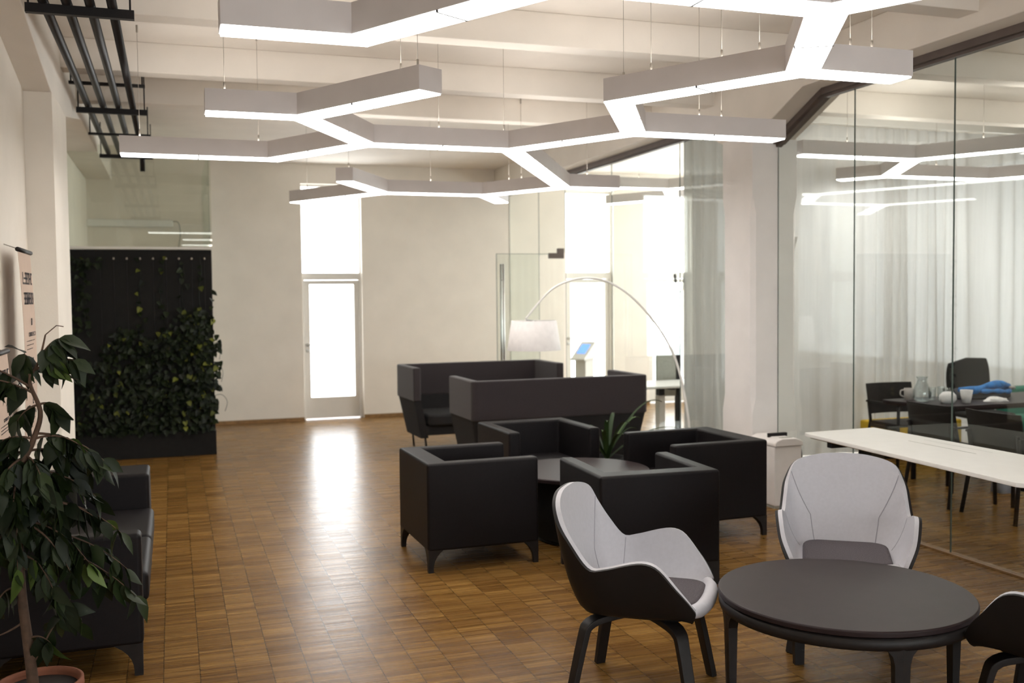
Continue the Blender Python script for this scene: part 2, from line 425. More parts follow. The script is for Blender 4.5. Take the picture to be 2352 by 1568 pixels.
# glass door leaf, standing open into the lounge
dr = thing('door_4', 'frameless glass door standing open with a tall steel pull handle', 'door', (XG, 12.0, 0)); dr['kind'] = 'structure'
MB().box(3.89, 4.80, 11.995, 12.005, .01, 2.27).build('glass_leaf', 'glass', dr, world=True)
MB().box(3.888, 3.893, 11.994, 12.006, .01, 2.27).box(3.89, 4.8, 11.994, 12.006, 2.266, 2.271).build('leaf_edge', 'edge', dr, world=True)
hd = MB()
for yy in (11.95, 12.05):
    hd.tube([(3.965, yy, .25), (3.965, yy, 2.14)], .014, 10)
for zz in (.45, 1.94): hd.tube([(3.965, 11.95, zz), (3.965, 12.05, zz)], .01, 8)
hd.build('pull_handle', 'steel', dr, True, world=True)
MB().box(4.60, 4.80, 11.975, 12.025, 2.21, 2.28).box(4.72, 4.80, 11.97, 12.03, 2.28, 2.34).build('top_pivot', 'rail', dr, world=True)
MB().box(4.70, 4.80, 11.975, 12.025, .01, .10).build('floor_pivot', 'rail', dr, world=True)
# far wall windows and doors
for k, (a, b) in enumerate(OPEN):
    yw = YF + .10
    w_ = thing('window_%d' % (k + 1 if k < 3 else 9), ('tall bright window above the ' + ['lounge door', 'door behind the kiosk', 'door behind the coat stand', 'unseen door, both added behind the curtain for daylight'][k]), 'window', ((a + b) / 2, yw, 2.1), kind='structure')
    fr = MB().box(a, b, yw, yw + .06, 2.03, 2.09).box(a, b, yw, yw + .06, 3.31, 3.34).box(a, a + .02, yw, yw + .06, 2.09, 3.31).box(b - .02, b, yw, yw + .06, 2.09, 3.31)
    fr.build('window_frame', 'doorpaint', w_, world=True)
    MB().box(a + .02, b - .02, yw + .02, yw + .03, 2.09, 3.31).build('window_pane', 'pane', w_, world=True)
    d_ = thing('door_%d' % (k + 1 if k < 3 else 9), ['white framed glass door in the lounge far wall', 'white framed glass door behind the kiosk', 'white framed glass door behind the coat stand', 'white framed glass door added unseen behind the curtain for daylight'][k], 'door', ((a + b) / 2, yw, 0), kind='structure')
    j = .035
    MB().box(a, a + j, yw - .02, yw + .06, 0, 2.03).box(b - j, b, yw - .02, yw + .06, 0, 2.03).box(a + j, b - j, yw - .02, yw + .06, 1.99, 2.03).build('door_frame', 'doorpaint', d_, world=True)
    lf = MB().box(a + j + .004, a + .115, yw, yw + .045, .012, 1.985).box(b - .105, b - j - .004, yw, yw + .045, .012, 1.985)
    lf.box(a + .115, b - .105, yw, yw + .045, 1.925, 1.985).box(a + .115, b - .105, yw, yw + .045, .012, .315)
    leaf_o = lf.build('door_leaf', 'doorpaint', d_, world=True)
    MB().box(a + .115, b - .105, yw + .015, yw + .028, .315, 1.925).build('door_pane', 'pane', d_, world=True)
    hh = MB().tube([(a + .07, yw - .002, 1.07), (a + .07, yw - .05, 1.07)], .012, 8).tube([(a + .07, yw - .05, 1.07), (a + .19, yw - .05, 1.07)], .009, 8)
    hh.lathe([(.024, 0), (.024, .008)], 16, (0, 0, 0))
    for v in hh.v[-32:]: v.xyz = (a + .07 + v.x, yw - v.z, 1.07 + v.y)
    hh.box(a + .05, a + .09, yw - .008, yw, .965, 1.005)
    hh.build('door_handle', 'steel', d_, True, world=True)
struct(MB().box(XL, OPEN[0][0], YF - .012, YF, 0, .05).box(OPEN[0][1], OPEN[1][0], YF - .012, YF, 0, .05).box(OPEN[1][1], OPEN[2][0], YF - .012, YF, 0, .05)
    .box(OPEN[2][1], OPEN[3][0], YF - .012, YF, 0, .05).box(OPEN[3][1], XR, YF - .012, YF, 0, .05).build('baseboard_far', 'wood_trim'), 'low oak skirting along the far wall', 'baseboard')
# booth glazing above the plant wall
bw = thing('window_4', 'greenish glass pane above the plant wall reflecting the room', 'window', (-.29, 11.63, 2.3), kind='structure')
MB().box(XL, .44, 11.625, 11.637, 2.31, 3.40).build('window_pane', 'booth_glass', bw, world=True)
MB().box(XL, .44, 11.60, 11.66, 2.285, 2.31).build('window_sill', 'doorpaint', bw, world=True)
dct = thing('wall_duct', 'white cable trunking with a hanging lead inside the glazed booth', 'duct', (-.5, YF - .05, 2.75))
MB().box(XL, .04, YF - .09, YF, 2.70, 2.80).build('duct_body', 'white', dct, world=True, bevel=.01)
MB().tube(smooth_path([(.04, YF - .05, 2.78), (.11, YF - .05, 2.76), (.13, YF - .05, 2.6), (.10, YF - .05, 2.4), (.13, YF - .05, 2.3), (.16, YF - .05, 2.1)], 20), .008, 6).build('lead', 'grey', dct, True, world=True)

# ------------------------------------------------------------------ honeycomb ceiling lights
LW, LH = .155, .122
def light_system(name, label, edges, cables, z, joints=True):
    t = thing(name, label, 'ceiling light', (edges[0][0][0], edges[0][0][1], z))
    hb = MB(); upl = MB(); e = LW / 2 * math.tan(R(30))
    for (p, q, fp, fq) in edges:          # fp / fq: the end is free
        p, q = Vector((*p, 0)), Vector((*q, 0)); d = (q - p).normalized(); n = Vector((-d.y, d.x, 0))
        a = p - (d * e if not fp else d * 0); b = q + (d * e if not fq else d * 0)
        L_ = [a + n * LW / 2, a - n * LW / 2, b - n * LW / 2, b + n * LW / 2]
        hb.prism([(v.x, v.y) for v in L_], z + .004, z + LH)
        w3 = LW / 2 - .02; A, B = p + d * .08, q - d * .08
        upl.prism([(v.x, v.y) for v in (A + n * w3, A - n * w3, B - n * w3, B + n * w3)], z + LH - .002, z + LH + .002)
    hb.build('housing', 'lamp', t, world=True)
    upl.build('upper_diffuser', 'uplight', t, world=True)
    for (p, q, fp, fq) in edges:
        p, q = Vector((*p, 0)), Vector((*q, 0)); d = (q - p).normalized(); n = Vector((-d.y, d.x, 0)); Ln = (q - p).length
        w2 = LW / 2 - .004
        a = -e if not fp else .006; b = Ln + e if not fq else Ln - .006
        k = max(1, round(Ln / .52)) if joints else 1
        cuts = [a] + [Ln * i / k for i in range(1, k)] + [b]
        for c0, c1 in zip(cuts, cuts[1:]):
            g0 = .004 if c0 != a else 0; g1 = .004 if c1 != b else 0
            A, B = p + d * (c0 + g0), p + d * (c1 - g1)
            if c1 != b:
                Jq = p + d * c1
                MB().prism([(v.x, v.y) for v in (Jq - d * .004 + n * LW / 2, Jq - d * .004 - n * LW / 2, Jq + d * .004 - n * LW / 2, Jq + d * .004 + n * LW / 2)], z - .005, z + .006).build('joint_seam', 'black', t, world=True)
            MB().prism([(v.x, v.y) for v in (A + n * w2, A - n * w2, B - n * w2, B + n * w2)], z - .004, z + .006).build('diffuser', 'diffuser', t, world=True)
    for (cx_, cy_) in cables:
        mb = MB().tube([(cx_, cy_, z + LH), (cx_, cy_, ZC)], .0016, 5)
        mb.tube([(cx_, cy_, z + LH), (cx_, cy_, z + LH + .05)], .006, 8).tube([(cx_, cy_, ZC - .05), (cx_, cy_, ZC)], .007, 8)
        mb.build('cable', 'cable', t, True, world=True)
    return t
Lh = 1.01; c_, s_ = Lh / 2, Lh * .866
V2 = lambda x, y: (x, y)
def ad(p, dx, dy): return (p[0] + dx, p[1] + dy)
n2 = (1.222, 6.53); n1 = ad(n2, -c_, -s_); n3 = ad(n2, Lh, 0); n4 = ad(n3, c_, -s_); n5 = ad(n4, -c_, -s_); n6 = ad(n5, c_, -s_); n7 = ad(n6, -c_, -s_)
nL = ad(n2, -c_, s_); nT = ad(n1, 0, -2 * s_); nU = ad(n7, -Lh, 0); n7b = ad(n7, c_, -s_)
n8 = ad(n3, 2.42 * c_, 2.42 * s_); n10 = ad(n8, -c_ * .97, s_ * .97); n9 = ad(n10, -Lh * 1.02, 0.0)
E_ = [(n1, ad(n1, -.525, 0), 0, 1), (n1, ad(n1, c_, -s_), 0, 1), (n1, n2, 0, 0), (n2, n3, 0, 0), (n2, nL, 0, 0), (nL, ad(nL, -1.03, 0), 0, 1),
      (n3, n4, 0, 0), (n4, ad(n4, 1.05, 0), 0, 1), (n4, n5, 0, 0), (n5, n6, 0, 0), (n6, ad(n6, .55, 0), 0, 1), (n6, n7, 0, 0),
      (n7, nU, 0, 0), (nU, nT, 0, 0), (nT, ad(nT, -.525, 0), 0, 1), (n7, n7b, 0, 1),
      (n3, n8, 0, 0), (n8, ad(n8, .55, 0), 0, 1), (n8, n10, 0, 0), (n10, n9, 0, 0), (n10, ad(n10, c_ * .8, s_ * .8), 0, 1),
      (n9, ad(n9, -c_ * 1.35, s_ * 1.35), 0, 1), (n9, ad(n9, -c_, -s_), 0, 1)]
cab = [ad(n1, -.42, 0), ad(n1, .40, -.69), ad(n1, .46, -.80), ad(nL, -.90, 0), ad(nL, -.1, 0), ad(n2, .5, 0), ad(n3, -.05, 0), ad(n4, .62, 0), ad(n4, .46, 0),
       ad(n5, .05, .05), ad(n5, .1, -.17), ad(n5, .3, -.52), ad(n5, .40, -.69), ad(n6, .38, 0), ad(n6, .26, 0), ad(n8, .25, 0), ad(n8, -.25, .43), ad(n8, -.33, .57), ad(n10, -.55, 0),
       ad(n9, -.45, -.78), ad(n9, -.58, 1.0), ad(nT, -.3, 0), ad(n7, -.5, 0), ad(nU, -.25, .43)]
light_system('ceiling_light', 'large white honeycomb ceiling light branching over the open lounge', E_, cab, 2.73)
m1 = (6.26, 7.28); m2 = (6.88, 8.36); m3 = (8.13, 8.36); m4 = (6.26 + .62, 7.28 - 1.07)
light_system('ceiling_light', 'white branching ceiling light hung in the glazed meeting room', [(m1, (5.06, 7.28), 0, 1), (m1, m2, 0, 0), (m1, m4, 0, 0), (m4, ad(m4, 1.2, 0), 0, 0), (m2, m3, 0, 0), (m2, ad(m2, -.28, .42), 0, 1), (m3, ad(m3, .62, -1.07), 0, 0), (ad(m4, 1.2, 0), ad(m3, .62, -1.07), 0, 0)],  # arms running out of view at right are added to brighten the room
             [ad(m1, -.7, 0), ad(m1, .3, -.5), ad(m2, .6, 0), ad(m3, .3, -.5), ad(m4, .6, 0)], 2.90)
f1 = (5.72, 10.85)
light_system('ceiling_light', 'white branching ceiling light in the far office behind the glass', [(f1, (5.02, 10.85), 0, 1), (f1, ad(f1, .62, -1.07), 0, 1), (f1, ad(f1, .62, 1.07), 0, 0), (ad(f1, .62, 1.07), ad(f1, 1.8, 1.07), 0, 1), (ad(f1, .62, 1.07), ad(f1, .1, 1.97), 0, 1)],
             [ad(f1, -.4, 0), ad(f1, .3, -.5), ad(f1, 1.2, 1.07)], 3.0)

# ------------------------------------------------------------------ black pipe run under the ceiling, left
pr = thing('pipe_rack', 'four parallel black heating pipes on hangers under the ceiling', 'pipes', (-.45, 8.5, 3.3))
for k, x in enumerate((-.605, -.49, -.375, -.265)):
    MB().tube([(x, 3.2, 3.31), (x, 11.55, 3.31)] if k < 3 else [(x, 3.2, 3.31), (x, 11.5, 3.31), (x, 11.55, 3.25), (x, 11.56, 3.12)], .026, 14).build('pipe', 'black', pr, True, world=True)
for y, w_, zz in ((5.82, .05, 3.265), (8.78, .045, 3.265), (11.5, .04, 3.265), (8.18, .022, 3.36), (10.0, .022, 3.265), (2.9 + .4, .05, 3.265)):
    MB().box(-.69, -.155, y - .02, y + .02, zz - w_ / 2, zz + w_ / 2 - .002).build('hanger_bar', 'black', pr, world=True)
    for x in (-.675, -.175): MB().tube([(x, y, zz), (x, y, ZC)], .006, 6).build('hanger_rod', 'black', pr, world=True)

# ------------------------------------------------------------------ plant wall
pw = thing('plant_wall', 'tall black living wall panel covered in trailing green leaves', 'plant wall', (-.3, 11.7, 0))
MB().box(-1.025, .432, 11.63, 11.87, 0, 2.28).build('back_panel', 'moss', pw, world=True, bevel=.008)
MB().box(-1.028, .436, 11.54, 11.63, 0, .27).build('trough', 'moss', pw, world=True, bevel=.006)
for k in range(9):
    x = -.72 + k * .134
    MB().tube([(x, 11.615, .27), (x, 11.615, 2.17)], .0022, 5).build('trellis_wire', 'black', pw, world=True)
    MB().lathe([(.011, 0), (.011, .02), (.004, .024)], 10, (x, 11.61, 2.17)).build('wire_stud', 'cable', pw, True, world=True)
lv = MB(); rnd = random.Random(3)
def ivy_leaf(x, z, y, br):
    d = Vector((rnd.uniform(-.7, .7), rnd.uniform(-.9, -.2), rnd.uniform(-1, -.1)))
    tone = rnd.random() ** 1.5 * .8
    if rnd.random() < br: tone = rnd.uniform(.85, 1)
    L_ = rnd.uniform(.045, .085)
    lv.leaf((x, y, z), d, (rnd.uniform(-.4, .4), -1, rnd.uniform(-.2, .6)), L_, L_ * .8, max(tone, .02), .2, .15, True)
for k in range(1500):
    u = rnd.random() ** .8; z = rnd.uniform(.28, 1.62); x = -1.0 + 1.42 * u
    topz = 1.15 + .5 * ((x + 1) / 1.45) + .12 * math.sin(x * 9)
    if z > topz: continue
    ivy_leaf(x, z, 11.60 - rnd.uniform(0, .11), .05)
for k in range(150):      # right edge column of leaves
    z = rnd.uniform(.5, 2.0); x = rnd.uniform(.22, .44)
    if rnd.random() < (2.1 - z) / 1.3: ivy_leaf(x, z, 11.60 - rnd.uniform(0, .12), .12)
for k in range(46): ivy_leaf(rnd.uniform(-1.02, -.82), rnd.uniform(1.4, 2.2), 11.58 - rnd.uniform(0, .06), .03)
for k in range(14): ivy_leaf(rnd.uniform(-1.0, -.7), rnd.uniform(2.08, 2.22), 11.58 - rnd.uniform(0, .06), .03)
for (x, z0) in ((-.33, 2.2), (-.10, 2.22), (.12, 2.15), (.3, 2.24), (-.9, 2.2)):
    for k in range(15):
        z = z0 - k * .06 - rnd.random() * .03
        if rnd.random() < .6: ivy_leaf(x + .03 * math.sin(k * .7) + rnd.uniform(-.04, .04), z, 11.60, .14)
for k in range(26): ivy_leaf(rnd.uniform(.43, .50), rnd.uniform(.75, 1.35), 11.59 - rnd.uniform(0, .1), .15)
lv.build('foliage', 'ivy', pw, world=True)
vn = MB()
for (x, zt, zb) in ((-.33, 2.2, 1.1), (-.10, 2.2, 1.2), (.12, 2.1, 1.3), (.3, 2.2, 1.2)):
    vn.tube(smooth_path([(x + .02 * math.sin(k * 1.9), 11.605, lerp(zt, zb, k / 6)) for k in range(7)], 22), .004, 5)
for (x, z, dx) in ((.43, 1.2, .07), (.43, .95, .09), (.43, .62, .13)):
    vn.tube(smooth_path([(x - .05, 11.58, z + .02), (x + dx * .5, 11.55, z + .05), (x + dx, 11.54, z - .03), (x + dx * .8, 11.54, z - .14)], 14), .0025, 5)
vn.build('vine_stem', 'ivy', pw, world=True)

# ------------------------------------------------------------------ poster banners on the left wall
def banner(label, y0, y1, z0, z1, x):
    t = thing('poster_banner', label, 'poster', (x, (y0 + y1) / 2, z0))
    sh = MB(); N_ = 12
    sh.rings([[(x + .02 * math.sin(math.pi * i / N_) , y0 , lerp(z1, z0, i / N_)), (x + .02 * math.sin(math.pi * i / N_), y1, lerp(z1, z0, i / N_)),
               (x - .0015 + .02 * math.sin(math.pi * i / N_), y1, lerp(z1, z0, i / N_)), (x - .0015 + .02 * math.sin(math.pi * i / N_), y0, lerp(z1, z0, i / N_))] for i in range(N_ + 1)])
    sh.build('sheet', 'paper', t, world=True)
    MB().tube([(x, y0 - .015, z1 + .008), (x, y1 + .015, z1 + .008)], .013, 10).build('top_rod', 'darkwood', t, True, world=True)
    for yy in (y0 + .08, y1 - .08): MB().tube([(x, yy, z1 + .01), (-.882, yy, z1 + .04)], .003, 5).build('hook', 'cable', t, world=True)
    pt = MB(); rn = random.Random(5)
    def line(za, zb, ya, yb, n):
        zm = (za + zb) / 2; xo = x + .02 * math.sin(math.pi * (z1 - zm) / (z1 - z0)) + .0012
        w_ = (yb - ya) / n
        for i in range(n):
            a = ya + i * w_; b = a + w_ * .8
            if rn.random() < .8: pt.box(xo, xo + .0008, a, a + w_ * .28, za, zb)
            for q in (0, .42, .84):
                if rn.random() < .75: pt.box(xo, xo + .0008, a, b, lerp(za, zb, q), lerp(za, zb, q + .16))
            if rn.random() < .6: pt.box(xo, xo + .0008, b - w_ * .26, b, za, zb)
    w = y1 - y0; ya, yb = y0 + w * .16, y1 - w * .06
    H = z1 - z0
    line(z1 - .16 * H, z1 - .10 * H, ya, yb, 8); line(z1 - .26 * H, z1 - .20 * H, ya, yb, 9)
    for zc in (.42, .62, .82):
        line(z1 - zc * H, z1 - (zc - .02) * H, ya + w * .2, yb, 7)
        for q in (1, 2, 3): line(z1 - (zc + .02 * q) * H - .004, z1 - (zc + .02 * q) * H, ya, yb - w * .1 * q, 14)
        line(z1 - (zc - .09) * H, z1 - (zc - .055) * H, ya + w * .45, ya + w * .55, 1)
    pt.build('print', 'ink', t, world=True)
banner('narrow beige paper banner with dark headings hanging beside the left pillar', 6.12, 6.62, .86, 2.01, -.80)
banner('paper banner mostly cut off by the left picture edge, nearer the viewer', 5.15, 5.62, .70, 1.47, -.80)

# ------------------------------------------------------------------ seating
def rounded(x0, x1, y0, y1, r, n=5):
    P = []
    for cx_, cy_, a0 in ((x1 - r, y1 - r, 0), (x0 + r, y1 - r, 90), (x0 + r, y0 + r, 180), (x1 - r, y0 + r, 270)):
        for i in range(n + 1):
            a = R(a0 + 90 * i / n); P.append((cx_ + r * math.cos(a), cy_ + r * math.sin(a)))
    return P
def bracket_leg(t, x, y, sx, sy, h, mat, s=1.0):
    # square tapered foot under a corner with a curved bracket along both sides
    mb = MB(); rs = []
    for k in range(7):
        u = k / 6; z = lerp(0, h, u); w_ = (.032 + .075 * u ** 3) * s
        rs.append([(x, y, z), (x - sx * w_, y, z), (x - sx * w_, y - sy * w_, z), (x, y - sy * w_, z)])
    mb.rings(rs); return mb.build('leg', mat, t)
def tub_chair(label, loc, rz, w, d, h):
    # local frame: the seat opens towards +Y, the back stands at -Y
    t = thing('armchair', label, 'armchair', loc, rz, 'black tub armchairs around the low table')
    a, bk, lo = .095, .15, .135
    X, Y = w / 2, d / 2
    u = [(-X, Y), (-X, -Y), (X, -Y), (X, Y), (X - a, Y), (X - a, -Y + bk), (-X + a, -Y + bk), (-X + a, Y)]
    MB().prism(u, lo, h).build('back_and_arms', 'tub', t, bevel=.018, seg=3)
    MB().box(-X + a, X - a, -Y + bk, Y - .01, lo + .005, .30).build('seat_base', 'tub', t, bevel=.01)
    MB().prism(rounded(-X + a + .004, X - a - .004, -Y + bk + .004, Y + .004, .03), .302, .42).build('seat_cushion', 'tub', t, bevel=.025, seg=3)
    for sx in (-1, 1):
        for sy in (-1, 1): bracket_leg(t, sx * (X - .004), sy * (Y - .004), sx, sy, lo + .012, 'darkwood')
    return t
tub_chair('black tub armchair at front left of the group, facing right', (1.845, 6.395, 0), R(-90) + R(1), .76, .745, .69)
tub_chair('black tub armchair seen from inside, facing the viewer before the high-backed sofa', (2.78, 7.55, 0), R(180) + R(2), .77, .755, .69)
tub_chair('black tub armchair at right of the group beside the white shredder', (3.62, 6.505, 0), R(90) + R(2), .80, .75, .69)
tub_chair('black tub armchair with its back to the viewer behind the left white chair', (2.70, 5.56, 0), R(-3), .76, .745, .69)

def high_sofa(label, loc, rz):
    # opens towards +Y
    t = thing('high_back_sofa', label, 'sofa', loc, rz, 'charcoal high-backed sofas')
    X, Y, th = .90, .385, .085
    def U(x, y, k, yf):
        r = .06; P = []
        P += [(-x, yf)]
        for i in range(6): a = R(180 + 90 * i / 5); P.append((-x + r + r * math.cos(a), -y + r + r * math.sin(a)))
        for i in range(6): a = R(270 + 90 * i / 5); P.append((x - r + r * math.cos(a), -y + r + r * math.sin(a)))
        P += [(x, yf), (x - k, yf), (x - k, -y + k), (-x + k, -y + k), (-x + k, yf)]
        return P
    MB().prism(U(X, Y, th, Y), .585, .955).build('high_back', 'felt', t, bevel=.015, seg=3)
    # lower shell narrows to the floor
    lo_, hi_ = U(X - .09, Y - .07, th, Y - .04), U(X - .012, Y - .012, th - .01, Y - .008)
    n = len(lo_)
    mb = MB(); mb.rings([[(x, y, .17) for x, y in lo_], [(x, y, .588) for x, y in hi_]]); mb.build('lower_shell', 'soot', t)
    MB().prism(rounded(-X + th + .06, X - th - .06, -Y + th + .05, Y - .02, .04), .20, .30).build('seat_base', 'soot', t, bevel=.01)
    for sx in (-1, 1):
        MB().prism(rounded(min(sx * .004, sx * .73), max(sx * .004, sx * .73), -Y + th + .03, Y + .02, .05), .302, .43).build('seat_cushion', 'soot', t, bevel=.03, seg=3)
        for yy in (-Y + .13, Y - .10): MB().tube([(sx * (X - .17), yy, 0), (sx * (X - .15), yy, .20)], .012, 10).build('leg', 'black', t, True)
    return t
high_sofa('charcoal high-backed sofa in the rear, open towards the viewer', (3.37, 11.07, 0), R(180) + R(2))
high_sofa('charcoal high-backed sofa turned away, its felt back facing the viewer', (3.47, 9.10, 0), R(1))

# black leather sofa on the left
ls = thing('leather_sofa', 'black leather two-seat sofa by the left wall behind the ficus', 'sofa', (-.50, 5.87, 0))
MB().box(-.84, -.16, 4.84, 4.96, .14, .66).build('armrest', 'tub', ls, world=True, bevel=.022, seg=3)
MB().box(-.84, -.16, 6.52, 6.90, .14, .66).build('armrest', 'tub', ls, world=True, bevel=.022, seg=3)
MB().box(-.84, -.70, 4.96, 6.52, .14, .66).build('backrest', 'tub', ls, world=True, bevel=.02, seg=3)
MB().box(-.70, -.17, 4.96, 6.52, .14, .30).build('seat_base', 'tub', ls, world=True, bevel=.012)
for y0, y1 in ((4.965, 5.735), (5.745, 6.515)): MB().box(-.695, -.135, y0, y1, .302, .45).build('seat_cushion', 'tub', ls, world=True, bevel=.03, seg=3)
for x, sx in ((-.165, 1), (-.835, -1)):
    for y, sy in ((4.845, -1), (6.895, 1)): bracket_leg(ls, x + .50, y - 5.87, sx, sy, .15, 'darkwood', 1.2)

# low black round table inside the armchair group
lt = thing('coffee_table', 'low round black drum table between the four armchairs', 'table', (2.74, 6.55, 0))
MB().lathe([(.485, .462), (.495, .468), (.495, .488), (.488, .494)], 64).build('tabletop', 'tabletop', lt, True, bevel=.002)
MB().lathe([(.30, .02), (.33, .03), (.36, .25), (.40, .44), (.42, .462)], 48).build('drum_base', 'soot', lt, True)
MB().lathe([(.31, 0), (.31, .02)], 48).build('foot_ring', 'black', lt, True)

# white bucket chairs round the near table
def white_chair():
    t = thing('lounge_chair', 'white bucket chair with black outer shell at left of the near round table', 'chair', (1.917, 3.891, 0), 0, 'white lounge chairs at the near round table')
    KT = [0, .12, .22, .30, .40, .49, .56, .70, .78, .88, 1]
    RIM = [(0, -.330, .888), (.130, -.325, .879), (.242, -.300, .842), (.276, -.268, .768), (.288, -.215, .685), (.296, -.150, .610), (.302, -.095, .614), (.306, .055, .652), (.304, .128, .635), (.286, .206, .545), (.245, .268, .455)]
    BAS = [(0, -.218, .416), (.075, -.217, .416), (.145, -.208, .416), (.186, -.185, .417), (.210, -.14, .419), (.221, -.08, .420), (.224, -.02, .421), (.224, .07, .423), (.223, .12, .426), (.218, .19, .431), (.205, .258, .436)]
    def ev(K, t_):
        u = abs(t_); k = max(i for i in range(len(KT) - 1) if KT[i] <= u + 1e-9); h = KT[k + 1] - KT[k]; x = (u - KT[k]) / h
        P = [Vector(p) for p in K]
        def tan(i):
            if i == 0: v = (P[1] - P[0]) / (KT[1] - KT[0]); v.y = 0; v.z = 0; return v
            if i == len(P) - 1: return (P[i] - P[i - 1]) / (KT[i] - KT[i - 1])
            return (P[i + 1] - P[i - 1]) / (KT[i + 1] - KT[i - 1])
        h00, h10, h01, h11 = 2 * x ** 3 - 3 * x * x + 1, x ** 3 - 2 * x * x + x, -2 * x ** 3 + 3 * x * x, x ** 3 - x * x
        v = P[k] * h00 + tan(k) * h * h10 + P[k + 1] * h01 + tan(k + 1) * h * h11
        if t_ < 0: v.x = -v.x
        return v
    NT, NS, NB = 96, 14, 5
    ts = [-1 + 2 * i / NT for i in range(NT + 1)]
    ss = [-1 + i / NB for i in range(NB)] + [i / NS for i in range(NS + 1)]
    def surf(t_, s):
        b = ev(BAS, t_); r_ = ev(RIM, t_)
        if s < 0:
            c = Vector((0, b.y * .55 + .02, .402)); return c.lerp(b, 1 + s)
        m_ = b.lerp(r_, .36); out = Vector((r_.x - b.x, r_.y - b.y, 0))
        m_ = m_ + out * .22 + Vector((0, 0, -.045))
        return b * (1 - s) ** 2 + m_ * 2 * s * (1 - s) + r_ * s * s
    G = [[surf(t_, s) for s in ss] for t_ in ts]
    Nn = []
    for i in range(NT + 1):
        row = []
        for j in range(len(ss)):
            a = G[min(i + 1, NT)][j] - G[max(i - 1, 0)][j]; b = G[i][min(j + 1, len(ss) - 1)] - G[i][max(j - 1, 0)]
            n = a.cross(b)
            if n.length < 1e-9: n = Vector((0, 0, -1))
            n.normalize()
            out = G[i][j] - Vector((0, .03, .70))
            if n.dot(out) < 0: n = -n
            row.append(n)
        Nn.append(row)
    M_ = len(ss)
    def offs(d): return [[G[i][j] + Nn[i][j] * d for j in range(M_)] for i in range(NT + 1)]
    def sheet(mb, A):
        base = len(mb.v)
        for row in A: mb.v += [Vector(p) for p in row]
        for i in range(NT):
            for j in range(M_ - 1):
                q = (base + i * M_ + j, base + (i + 1) * M_ + j, base + (i + 1) * M_ + j + 1, base + i * M_ + j + 1)
                mb.f.append(q); mb.tone.append(0.)
    def strip2(mb, A, B):
        base = len(mb.v); mb.v += A + B; n = len(A)
        for i in range(n - 1): mb.f.append((base + i, base + i + 1, base + n + i + 1, base + n + i)); mb.tone.append(0.)
    O, Mi = offs(.034), offs(.020)
    border = lambda A: [A[0][j] for j in range(NB, M_)] + [A[i][-1] for i in range(1, NT)] + [A[NT][j] for j in range(M_ - 1, NB - 1, -1)]
    inn = MB(); sheet(inn, G); strip2(inn, border(G), border(Mi)); inn.build('upholstery', 'white_up', t, True)
    ot = MB(); sheet(ot, O); strip2(ot, border(Mi), border(O)); ot.build('outer_shell', 'shell', t, True)
    lip = smooth_path([(-.226, .248, .436), (-.15, .274, .430), (0, .286, .428), (.15, .274, .430), (.226, .248, .436)], 25)
    MB().tube(lip, lambda u: .032 - .007 * abs(2 * u - 1) ** 3, 12).build('front_lip', 'white_up', t, True)
    MB().prism([(x * 1.0, y) for x, y in rounded(-.208, .208, -.20, .262, .09, 7)], .41, .456).build('seat_pad', 'pad', t, bevel=.022, seg=3)
    MB().prism(rounded(-.17, .17, -.18, .22, .08, 6), .365, .392).build('seat_underside', 'shell', t, bevel=.01)
    for sg in (-1, 1):
        P = []
        for (t_, s) in ((.27, .985), (.235, .75), (.19, .46), (.20, .25), (.215, .03)):
            P.append((sg * t_, s))
        pts = []
        for (a, b) in zip(P, P[1:]):
            for k in range(6):
                u = k / 6; tt, sc = lerp(a[0], b[0], u), lerp(a[1], b[1], u)
                pts.append(surf(tt, sc))
        pts = [p + (Vector((0, .06, .60)) - p).normalized() * .0005 for p in pts]
        MB().tube(pts, .0022, 5).build('seam', 'seam', t, True)
        pts = [surf(sg * lerp(.50, .42, k / 8), lerp(.97, .10, k / 8)) for k in range(9)]
        MB().tube(pts, .0018, 5).build('seam', 'seam', t, True)
        for sy in (-1, 1):
            path = smooth_path([(sg * .03, sy * .03, .362), (sg * .13, sy * .125, .356), (sg * .195, sy * .19, .335), (sg * .218, sy * .213, .27), (sg * .26, sy * .262, 0)], 16)
            MB().strip(path, (-sy, sg, 0) if True else 0, lambda u: lerp(.078, .048, u), .028).build('leg', 'darkwood', t, bevel=.004)
    return t
wc = white_chair(); wc.rotation_euler = (0, 0, math.atan2(-.62, .79) - R(90))
w2_ = copy_tree(wc); w2_.location = (3.145, 4.11, 0); w2_.rotation_euler = (0, 0, math.atan2(-.817, -.577) - R(90))
w2_['label'] = 'white bucket chair behind the near round table, its inside facing the viewer'
w3_ = copy_tree(wc); w3_.location = (3.162, 2.828, 0); w3_.rotation_euler = (0, 0, R(116 - 90))
w3_['label'] = 'white bucket chair with black shell cut off by the right picture edge'

